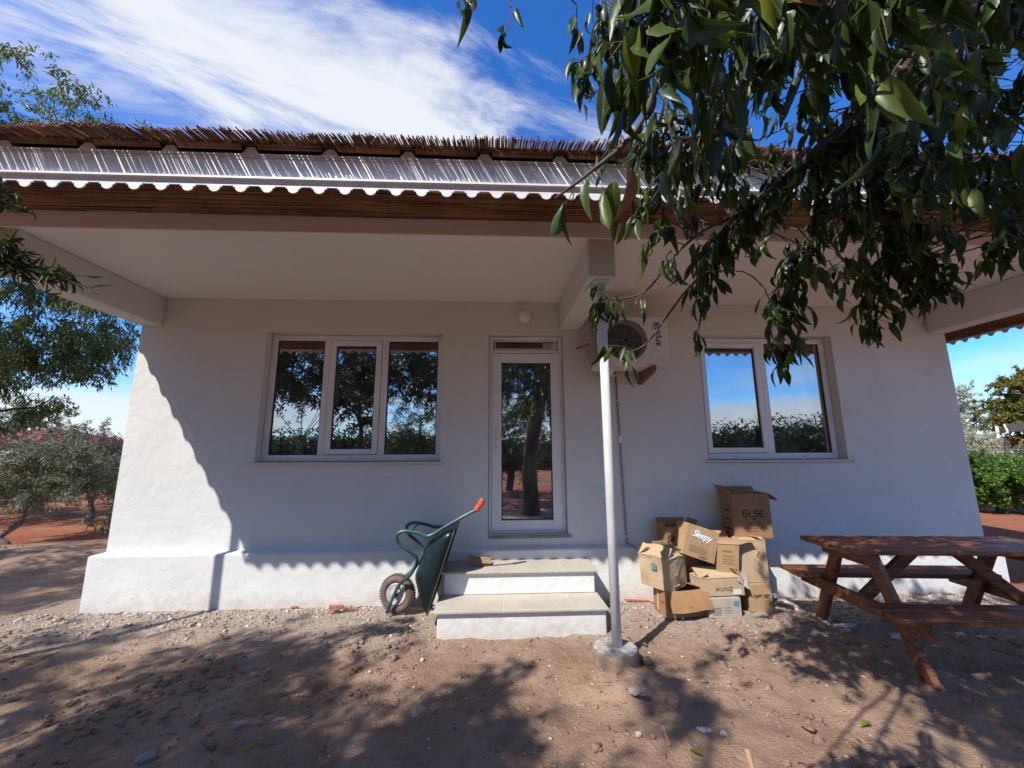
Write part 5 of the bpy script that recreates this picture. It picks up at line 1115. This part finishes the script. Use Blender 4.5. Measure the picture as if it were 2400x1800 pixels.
r9 = np.random.default_rng(91); nl_ = 900
lx, ly = r9.uniform(-3.5, 6, nl_), r9.uniform(-3.4, -0.5, nl_); kp = fbm(lx*0.8+4, ly*0.8, 2) > -0.12; lx, ly = lx[kp], ly[kp]; kp = ~((lx > -0.5) & (lx < 1.0) & (ly > -0.85)) & ~((lx > 1.4) & (lx < 2.7) & (ly > -.56)); lx, ly = lx[kp], ly[kp]; nl_ = len(lx)
PL = np.stack([lx, ly, ground_z(lx, ly)+0.007], 1); DL = unit(r9.normal(size=(nl_, 3))*np.array([1, 1, .15])); NL = unit(r9.normal(0, .25, (nl_, 3))+np.array([0, 0, 1])); NL = unit(NL-DL*(NL*DL).sum(1, keepdims=True))
V, F_ = leaf_geo(PL, DL, NL, 0.032*np.exp(r9.normal(0, .4, nl_)), 0.011*np.exp(r9.normal(0, .3, nl_))); tag(link('leaf_litter', np_mesh('leaf_litter', V, F_, M['leaf_litter'])), 'dry brown leaf litter strewn over the yard', None, None, 'stuff')
# ------------------------------------------------------------------ far buildings, pole, canopy
def far_house(label, cx, cy, w, d, hz, rz, yaw, nwin=4):
    h = empty('far_building', (cx, cy, 0), label, 'building', None, (0, 0, yaw))
    MB().box(-w/2, w/2, -d/2, d/2, -0.5, hz, 0.02).build('wall', M['far_wall'], h, local=True)
    e = 0.6; rv = [(-w/2-e, -d/2-e, hz), (w/2+e, -d/2-e, hz), (w/2+e, d/2+e, hz), (-w/2-e, d/2+e, hz), (-w/2+d*.45, 0, hz+rz), (w/2-d*.45, 0, hz+rz)]
    rf = MB().add(rv, [(0, 1, 5, 4), (1, 2, 5), (2, 3, 4, 5), (3, 0, 4), (0, 3, 2, 1)]).build('roof', M['red_roof'], h, local=True)
    for cx_ in (-w*.12, w*.1, w*.22): MB().box(cx_-0.3, cx_+0.3, -0.3, 0.3, hz+rz*0.5, hz+rz+0.7, .03).build('chimney', M['far_wall'], rf, local=True)
    for i in range(nwin):
        x = -w/2+w*(i+.5)/nwin; wn = MB().box(x-0.7, x+0.7, -d/2-0.04, -d/2+0.02, hz*0.35, hz*0.75, 0.02).build('window', M['pvc'], h, local=True)
        MB().box(x-0.6, x+0.6, -d/2-0.06, -d/2-0.041, hz*0.35+.1, hz*0.75-.1).build('pane', M['far_glass'], wn, local=True)
    return h
far_house('long white building with a red hipped roof beyond the left field', -70.5, 57, 26, 12, 3.0, 2.0, R(8))
far_house('distant red roof low behind the right-hand trees', 92, 66, 10, 8, 1.9, 1.6, R(-20), 2)
pl = empty('utility_pole', (74.5, 55.5, 0), 'pale concrete utility pole beyond the hedge', 'pole')
MB().tube([(74.5, 55.5, -0.5), (74.0, 55.5, 3), (73.5, 55.5, 6.2)], [0.45, 0.36, 0.28], 10).build('shaft', M['pale_pole'], pl)
MB().beam((72.6, 55.5, 6.0), (74.6, 55.5, 6.0), 0.15, 0.15, 0.02).build('crossarm', M['pale_pole'], pl)
cp = empty('canopy', (22.4, 10.8, 0), 'dark slatted canopy roof on thin posts at the right edge', 'canopy')
for i in range(9): MB().beam((19.5+0.43*i, 10.0+0.32*i, 2.13+0.05*i), (25.5+0.43*i, 10.0+0.32*i, 2.75+0.05*i), 0.20, 0.05, 0.006).build('slat', M['canopy'], cp)
MB().beam((19.3, 9.85, 2.12), (23.1, 12.7, 2.55), 0.06, 0.12, 0.01).build('edge_beam', M['pale_pole'], cp); MB().beam((20.4, 9.80, 2.26), (25.4, 9.80, 2.78), 0.06, 0.1, 0.01).build('edge_beam', M['pale_pole'], cp)
for (x, y) in ((22.3, 10.0), (25.2, 10.0), (22.4, 12.5), (25.2, 12.5)): MB().tube([(x-0.2, y, -0.1), (x, y, 1.4), (x+0.05, y, 2.5)], 0.05, 8).build('post', M['pale_pole'], cp)
fw = empty('fence_wire', (13, 6.9, 0), 'single wire fence line above the hedge bushes', 'fence')
MB().tube([(9.0, 7.4, 1.47), (13, 7.2, 1.44), (20, 7.0, 1.5)], 0.008, 5).build('wire', M['cable'], fw)
for x in (9.0, 14.5, 20): MB().tube([(x, 7.4-(x-9)*0.036, -0.1), (x, 7.4-(x-9)*0.036, 1.52)], 0.03, 6).build('post', M['bark_grey'], fw)

# ------------------------------------------------------------------ the big-leaved tree whose boughs hang into the picture
ot = empty('overhanging_tree', (0.95, -5.7, 0.0), 'big-leaved tree whose dark boughs hang in front of the right half of the house', 'tree')
R2 = np.random.default_rng(77); rd2 = random.Random(77)
mb = MB(); mb.tube(smooth_path([(0.95, -5.7, -0.2), (0.95, -5.7, 0.1), (0.9, -5.6, 1.2), (1.05, -5.45, 2.3), (1.25, -5.2, 3.1)], 4), [0.24]*4+[0.2]*4+[0.18]*4+[0.17]*4+[0.15], 14); mb.build('trunk', M['bark'], ot)
FK = Vector((1.25, -5.2, 3.1)); LIMBS = []
LEAFY = []
def limb(pts, r0, r1, name='limb', leafy=(0.0, 2)):
    P = smooth_path(pts, 5); n_ = len(P); MB().tube(P, [r0+(r1-r0)*i/(n_-1) for i in range(n_)], 7).build(name, M['twig'], ot)
    LIMBS.append(P); LEAFY.append(leafy); return P
A_ = lambda *l: [at(*p) for p in l]
limb([FK]+A_((2650, -500, 1.1), (2330, -120, 1.35), (2057, 247, 1.55), (1947, 332, 1.62), (1877, 389, 1.68), (1804, 449, 1.74), (1747, 494, 1.8), (1690, 560, 1.86), (1640, 650, 1.92)), 0.05, 0.006)
limb([FK]+A_((2500, -420, 1.0), (2100, -100, 1.5), (2016, 215, 1.7), (2035, 316, 1.8), (2040, 427, 1.85), (2067, 506, 1.9), (2111, 550, 1.9), (2137, 582, 1.92), (2165, 620, 1.95), (2165, 667, 1.97)), 0.045, 0.005)
limb(A_((2111, 550, 1.9), (2080, 600, 1.95), (2060, 660, 2.0), (2040, 740, 2.02)), 0.010, 0.004)
limb(A_((2035, 330, 1.8), (1960, 470, 1.95), (1890, 560, 2.0), (1850, 640, 2.02), (1835, 740, 2.05), (1828, 800, 2.05)), 0.014, 0.004)
limb(A_((1638, 651, 1.92), (1598, 694, 1.95), (1553, 756, 1.97), (1515, 805, 1.98), (1481, 824, 1.98)), 0.006, 0.003, leafy=(0.9, 1))
limb(A_((1747, 494, 1.8), (1650, 540, 1.85), (1580, 600, 1.9), (1513, 682, 1.95), (1441, 701, 1.97), (1412, 684, 1.98)), 0.008, 0.003, leafy=(0.72, 1))
limb([FK]+A_((2200, -600, 0.9), (1900, -180, 1.05), (1855, 54, 1.25), (1795, 85, 1.3), (1700, 282, 1.35), (1602, 326, 1.35), (1540, 300, 1.36)), 0.03, 0.004)
limb(A_((1900, -180, 1.05), (1722, 0, 0.95), (1678, 25, 0.92), (1560, 170, 0.85), (1486, 312, 0.80), (1377, 408, 0.78), (1301, 465, 0.77)), 0.012, 0.0022, leafy=(2, 0))
limb([FK]+A_((1900, -500, 0.9), (1620, -160, 1.25), (1480, -20, 1.5), (1410, 90, 1.6), (1375, 165, 1.62)), 0.022, 0.003, leafy=(0.5, 1))
limb(A_((1600, -160, 1.2), (1400, -120, 1.3), (1205, -30, 1.4), (1198, 20, 1.4)), 0.006, 0.0025, leafy=(2, 0))
limb([FK]+A_((2900, -300, 1.2), (2700, 100, 1.6), (2520, 300, 1.8), (2400, 450, 1.9), (2350, 560, 1.95)), 0.035, 0.005)
limb(A_((1900, -500, 0.9), (1700, -90, 0.72), (1850, -60, 0.70), (2050, -20, 0.72)), 0.012, 0.004)
limb(A_((1700, -90, 0.72), (1600, -30, 0.68), (1540, 20, 0.66)), 0.008, 0.003)
limb(A_((2330, -120, 1.35), (2250, 100, 1.2), (2200, 250, 1.15), (2170, 380, 1.15)), 0.012, 0.004)
ALLP = np.array([tuple(p) for L_ in LIMBS for p in L_])
poly = [(1350, -250), (1345, 40), (1350, 120), (1365, 165), (1410, 165), (1440, 110), (1510, 90), (1485, 230), (1505, 330), (1480, 430), (1500, 560), (1545, 640), (1600, 700), (1650, 700), (1700, 650), (1745, 700), (1790, 760), (1850, 660), (1900, 720), (1960, 690), (1995, 610), (2080, 690), (2140, 720), (2230, 680), (2190, 560), (2260, 510), (2330, 560), (2370, 620), (2420, 620), (2700, 600), (2700, -250)]
def inside(x, y):
    c = False; n_ = len(poly)
    for i in range(n_):
        x0, y0 = poly[i]; x1, y1 = poly[(i+1) % n_]
        if (y0 > y) != (y1 > y) and x < (x1-x0)*(y-y0)/(y1-y0)+x0: c = not c
    return c
LP, LD, LN, LL, LW, LC = [], [], [], [], [], []
TW = MB()
def hang_leaf(p, twd, L_, kind=0):
    side = unit(R2.normal(size=3)); pet = Vector(unit(0.5*np.array(twd)+0.8*side+np.array([0, 0, -0.1])))*rd2.uniform(.015, .032)
    q = p+pet; D = unit(0.30*side+0.25*np.array(twd)+np.array([0, 0, -1.0])*rd2.uniform(.5, 1.15)); Nn = unit(side*0.8+R2.normal(0, .6, 3)); Nn = unit(Nn-D*np.dot(Nn, D))
    v = q-CAM; dz = v.dot(FW)
    if v.length < 0.47: return
    TW.tube([p, q], [0.0011, 0.0009], 3, False)
    LP.append(np.array(q)); LD.append(D); LN.append(Nn); LL.append(L_); LW.append(L_*rd2.uniform(.24, .35)); LC.append(kind)
def twig(start, d, L_, nl, ll=(0.065, 0.115), sag=0.5, r0=0.0026):
    d = Vector(d).normalized(); pts = [start]; p = start.copy(); k_ = 4
    for i in range(k_):
        d = (d+Vector((rd2.uniform(-.25, .25), rd2.uniform(-.25, .25), -sag*0.4+rd2.uniform(-.2, .15)))).normalized(); p = p+d*L_/k_; pts.append(p.copy())
    TW.tube(pts, [r0, r0*.85, r0*.7, r0*.6, r0*.45], 4, False)
    for i in range(nl):
        t_ = (0.15+0.85*(i+rd2.random())/nl)*k_; s_ = min(int(t_), k_-1); q = pts[s_].lerp(pts[s_+1], t_-s_); hang_leaf(q, (pts[s_+1]-pts[s_]).normalized(), rd2.uniform(*ll))
# short leafy twigs along every bough
for P, (lf_, nq) in zip(LIMBS, LEAFY):
    for i in range(2, len(P)):
        if i/len(P) < lf_: continue
        z = to_px(P[i])
        if z[2] < 0.3 or not (1150 < z[0] < 2600 and -250 < z[1] < 950): continue
        for q in range(nq):
            d = (P[i]-P[i-1]).normalized()*0.5+Vector(unit(R2.normal(size=3)))*0.9; twig(P[i], d, rd2.uniform(.06, .16), rd2.randint(3, 5))
    if lf_ < 0.7: twig(P[-1], (P[-1]-P[-2]), 0.07, 5)
# foliage filling the space between the boughs
cnt = 0
while cnt < 450:
    x, y = rd2.uniform(1290, 2650), rd2.uniform(-240, 780)
    if not inside(x, y): continue
    if 180 < y < 410 and rd2.random() < 0.50: continue
    if y > 500 and rd2.random() < 0.55: continue
    if x < 1500 and y > 200: continue
    d_ = rd2.uniform(1.5, 2.2) if y > 150 else rd2.uniform(1.25, 2.25)
    p = at(x, y-40, d_); j = np.argmin(((ALLP-np.array(p))**2).sum(1)); a = Vector(ALLP[j])
    if (p-a).length > 0.9: continue
    m_ = a.lerp(p, 0.5)+Vector((rd2.uniform(-.05, .05), rd2.uniform(-.05, .05), rd2.uniform(0, .08)*(p-a).length))
    TW.tube(smooth_path([a, m_, p], 3), [0.0042, 0.0038, .0035, .0032, .003, .0028, .0026], 4, False)
    twig(p, (p-a).normalized()*0.6+Vector((0, 0, -0.5)), rd2.uniform(.10, .20), rd2.randint(7, 10)); cnt += 1
# a few boughs very near the lens with large hanging leaves
for (x, y, d_, L_, nl) in ((1535, 0, .72, .16, 5), (1610, 60, .78, .18, 5), (1770, -10, .80, .2, 5), (1850, 30, .78, .16, 5), (1930, 60, .76, .18, 5), (1560, 240, .82, .14, 5), (1700, 200, .78, .14, 4), (2150, 20, .95, .2, 6), (2260, 100, 1.0, .2, 6), (1452, 338, .795, .05, 3), (1405, 385, .785, .04, 2), (1345, 435, .775, .03, 2), (2060, 130, .9, .2, 6), (1450, 10, 1.5, .2, 8), (1400, 90, 1.6, .16, 7), (2330, 250, 1.0, .2, 7), (2200, 330, 1.1, .2, 7)):
    p = at(x, y, d_); j = np.argmin(((ALLP-np.array(p))**2).sum(1)); a = Vector(ALLP[j]); TW.tube([a, a.lerp(p, .5)+Vector((0, 0, .02)), p], [.003, .0028, .0026], 4, False)
    twig(p, Vector((rd2.uniform(-.3, .3), rd2.uniform(-.2, .2), -1)), L_, nl, (0.085, 0.118))
for (x, y, d_) in ((1481, 822, 1.98), (1412, 684, 1.98), (1640, 690, 1.93), (1640, 760, 1.95), (1830, 800, 2.05), (1825, 840, 2.05), (2040, 740, 2.02), (2165, 667, 1.97), (1198, 20, 1.4), (1085, -40, 1.1), (1500, 680, 1.95)):
    p = at(x, y, d_)
    twig(p, Vector((rd2.uniform(-.5, .5), 0, -1)), 0.08 if x > 1150 else .05, 6 if x > 1600 else 4, (.065, .10))
TW.build('twigs', M['twig'], ot, kind='stuff')
LP, LD, LN, LL, LW = map(np.array, (LP, LD, LN, LL, LW))
proj = []
for i in range(len(LP)):
    x, y, z = to_px(LP[i]); proj.append(LL[i]/z if (z > 0.2 and -60 < x < 2460 and -120 < y < 1800) else 0)
proj = np.array(proj); order = np.argsort(-proj); own = order[:290]; rest = order[290:]
off = np.array((0.95, -5.7, 0.0))
# leaf material with a pale midrib for the nearest leaves
mt = M['leaf_big'].copy(); mt.name = 'glossy_dark_leaf_veined'; t = mt.node_tree; n = t.nodes; l = t.links; rp = [q for q in n if q.type == 'VALTORGB'][0]; bs = n['Principled BSDF']
tcv = n.new('ShaderNodeTexCoord'); sv = n.new('ShaderNodeSeparateXYZ'); l.new(tcv.outputs['Object'], sv.inputs[0]); ab = n.new('ShaderNodeMath'); ab.operation = 'ABSOLUTE'; l.new(sv.outputs[1], ab.inputs[0])
mv_ = n.new('ShaderNodeMapRange'); mv_.inputs['From Min'].default_value = 0.022; mv_.inputs['From Max'].default_value = 0.034; mv_.inputs['To Min'].default_value = 0.75; mv_.inputs['To Max'].default_value = 0.0; l.new(ab.outputs[0], mv_.inputs['Value'])
mxv = n.new('ShaderNodeMix'); mxv.data_type = 'RGBA'; l.new(mv_.outputs[0], mxv.inputs['Factor']); l.new(rp.outputs[0], mxv.inputs['A']); mxv.inputs['B'].default_value = (0.13, 0.17, 0.06, 1); l.new(mxv.outputs['Result'], bs.inputs['Base Color'])
M['leaf_vein'] = mt
bigs = {}
for k_, mk in (('leaf', 'leaf_vein'), ('yellow', 'leaf_yellow'), ('brown', 'leaf_brown')): bigs[k_] = [np_mesh('leaf', T, Fc, M[mk], True) for T, Fc in BIG]
for c_, i in enumerate(own):
    D, Nn = LD[i], LN[i]; S = np.cross(Nn, D); kind = 'yellow' if c_ in (17, 96, 160, 233) else ('brown' if c_ in (58, 201) else 'leaf')
    o = link('leaf', bigs[kind][int(R2.integers(len(BIG)))], ot)
    mw = Matrix((Vector(D*LL[i]), Vector(S*LW[i]), Vector(Nn*LL[i]))).transposed().to_4x4(); mw.translation = Vector(LP[i]-off); o.matrix_local = mw
VV, FF, nb = [], [], 0
for k_ in range(len(BIG)):
    sel = rest[k_::len(BIG)]; V, F_ = leaf_geo(LP[sel], LD[sel], LN[sel], LL[sel], LW[sel], BIG[k_][0], BIG[k_][1]); VV.append(V-off); FF.append(F_+nb); nb += len(V)
o = link('foliage', np_mesh('foliage', np.concatenate(VV), np.concatenate(FF), M['leaf_big'], True), ot); o['kind'] = 'stuff'
print('overhang leaves', len(LP))
# the rest of its crown overhead, out of the picture, shading boughs, table and yard
segs = []; TB = MB()
for i in range(46):
    u = unit(R2.normal(size=3)); c = np.array((1.2, -5.2, 4.9))+u*np.array((2.3, 1.5, 1.2))*(0.4+0.6*R2.random()); c[2] = max(c[2], 3.7)
    TB.tube(smooth_path([FK, FK.lerp(Vector(c), .5)+Vector((0, 0, .3)), Vector(c)], 3), [.05, .045, .04, .032, .026, .02, .012], 5)
    for q in range(9):
        d = unit(R2.normal(size=3)+np.array([0, 0, -.2])); p2 = c+d*0.55*R2.uniform(.5, 1.1); TB.tube([Vector(c), Vector(p2)], [.006, .002], 3, False); segs.append((c*.5+p2*.5, p2)); segs.append((c, p2))
for i in range(7):                        # unseen clumps added below the crown to shade the near boughs
    u = unit(R2.normal(size=3)); c = np.array((0.1, -4.95, 3.95))+u*np.array((1.3, 0.6, 0.7))*(0.3+0.7*R2.random())
    TB.tube(smooth_path([FK, FK.lerp(Vector(c), .5)+Vector((0, 0, .2)), Vector(c)], 3), [.03, .028, .025, .02, .016, .012, .008], 5)
    for q in range(9):
        d = unit(R2.normal(size=3)+np.array([0, 0, -.1])); p2 = c+d*0.42*R2.uniform(.5, 1.1); TB.tube([Vector(c), Vector(p2)], [.005, .002], 3, False); segs.append((c*.5+p2*.5, p2)); segs.append((c, p2))
TB.build('limb', M['bark'], ot)
V, F_ = leaf_geo(*leaves_on(np.array(segs), 7, 0.12, 0.045, R2, .6, .8, .04)); o = link('crown', np_mesh('crown', V-off, F_, M['leaf_big']), ot); o['kind'] = 'stuff'

# ------------------------------------------------------------------ olive bough at the left edge of the picture
ol = empty('olive_tree', (-3.9, -3.5, 0.0), 'near olive whose dark bough tip enters at the left edge', 'tree', 'silver olive trees in the field')
o3 = np.array((-3.9, -3.5, 0.0))
MB().tube(smooth_path([(-3.9, -3.5, -0.2), (-3.9, -3.5, 0.1), (-3.85, -3.45, 0.9), (-3.7, -3.3, 1.7)], 4), [0.07]*4+[0.06]*4+[0.05]*4+[0.045], 9).build('trunk', M['bark_grey'], ol)
segs = []; TB = MB(); F2 = Vector((-3.7, -3.3, 1.7))
def olive_shoot(pts, r0):
    P = smooth_path(pts, 5); TB.tube(P, [r0+(0.0015-r0)*i/(len(P)-1) for i in range(len(P))], 5)
    for i in range(len(P)//3, len(P)):
        for q in range(2):
            d = (P[i]-P[i-1]).normalized()+Vector(unit(R2.normal(size=3)))*0.7; L_ = rd2.uniform(.06, .16); e = P[i]+d.normalized()*L_; TB.tube([P[i], e], [.0018, .001], 3, False); segs.append((np.array(P[i]), np.array(e)))
olive_shoot([F2]+A_((-260, 640, 1.75), (-90, 600, 1.9), (20, 615, 2.0), (90, 640, 2.02), (130, 652, 2.03)), 0.008)
olive_shoot([F2]+A_((-260, 560, 1.8), (-120, 560, 1.95), (-20, 590, 2.0), (40, 628, 2.0)), 0.007)
olive_shoot([F2]+A_((-300, 500, 1.8), (-140, 530, 1.95), (-40, 560, 2.0), (20, 572, 2.0)), 0.007)
olive_shoot([F2]+A_((-300, 380, 1.8), (-140, 420, 1.95), (-50, 440, 2.0), (-15, 450, 2.0)), 0.006)
olive_shoot([F2, F2+Vector((-.4, .1, .5)), F2+Vector((-.7, .2, .8))], 0.01); olive_shoot([F2, F2+Vector((-.2, -.4, .6)), F2+Vector((-.3, -.7, .9))], 0.01)
TB.build('limb', M['twig'], ol)
P, D, Nn, L_, W_ = leaves_on(np.array(segs), 5, 0.062, 0.013, R2, -0.05, .6, .004); V, F_ = leaf_geo(P, D, Nn, L_, W_, *big_template(0.1, 0.2, 0.0))
o = link('crown', np_mesh('crown', V-o3, F_, M['leaf_dark']), ol); o['kind'] = 'stuff'
# fallen leaves
for (px, py, mk, lb) in ((1645, 1772, 'leaf_yellow', 'bright green leaf fallen in the foreground'), (2040, 1694, 'leaf_yellow', 'yellow leaf fallen in the right foreground'), (1515, 1528, 'leaf_yellow', 'small yellow leaf by the post footing'), (57, 1572, 'leaf_yellow', 'yellow-green leaf fallen at the left edge'), (2132, 1580, 'leaf_yellow', 'yellow leaf fallen near the foot of the table leg'), (600, 1745, 'leaf_yellow', 'yellow-green leaf fallen in the left foreground shade'), (1970, 1525, 'leaf_yellow', 'green leaf fallen under the near bench')):
    P = ground_at(px, py); T, Fc = BIG[1]; o = link('fallen_leaf', np_mesh('fallen_leaf', T*np.array((0.07, 0.035, 0.07))+np.array((0, 0, .012)), Fc, M[mk], True)); o.location = (P.x, P.y, gz(P.x, P.y)+0.008); o.rotation_euler = (0, R(-6), rd2.uniform(0, 6)); tag(o, lb, 'leaf', 'leaves fallen on the ground')
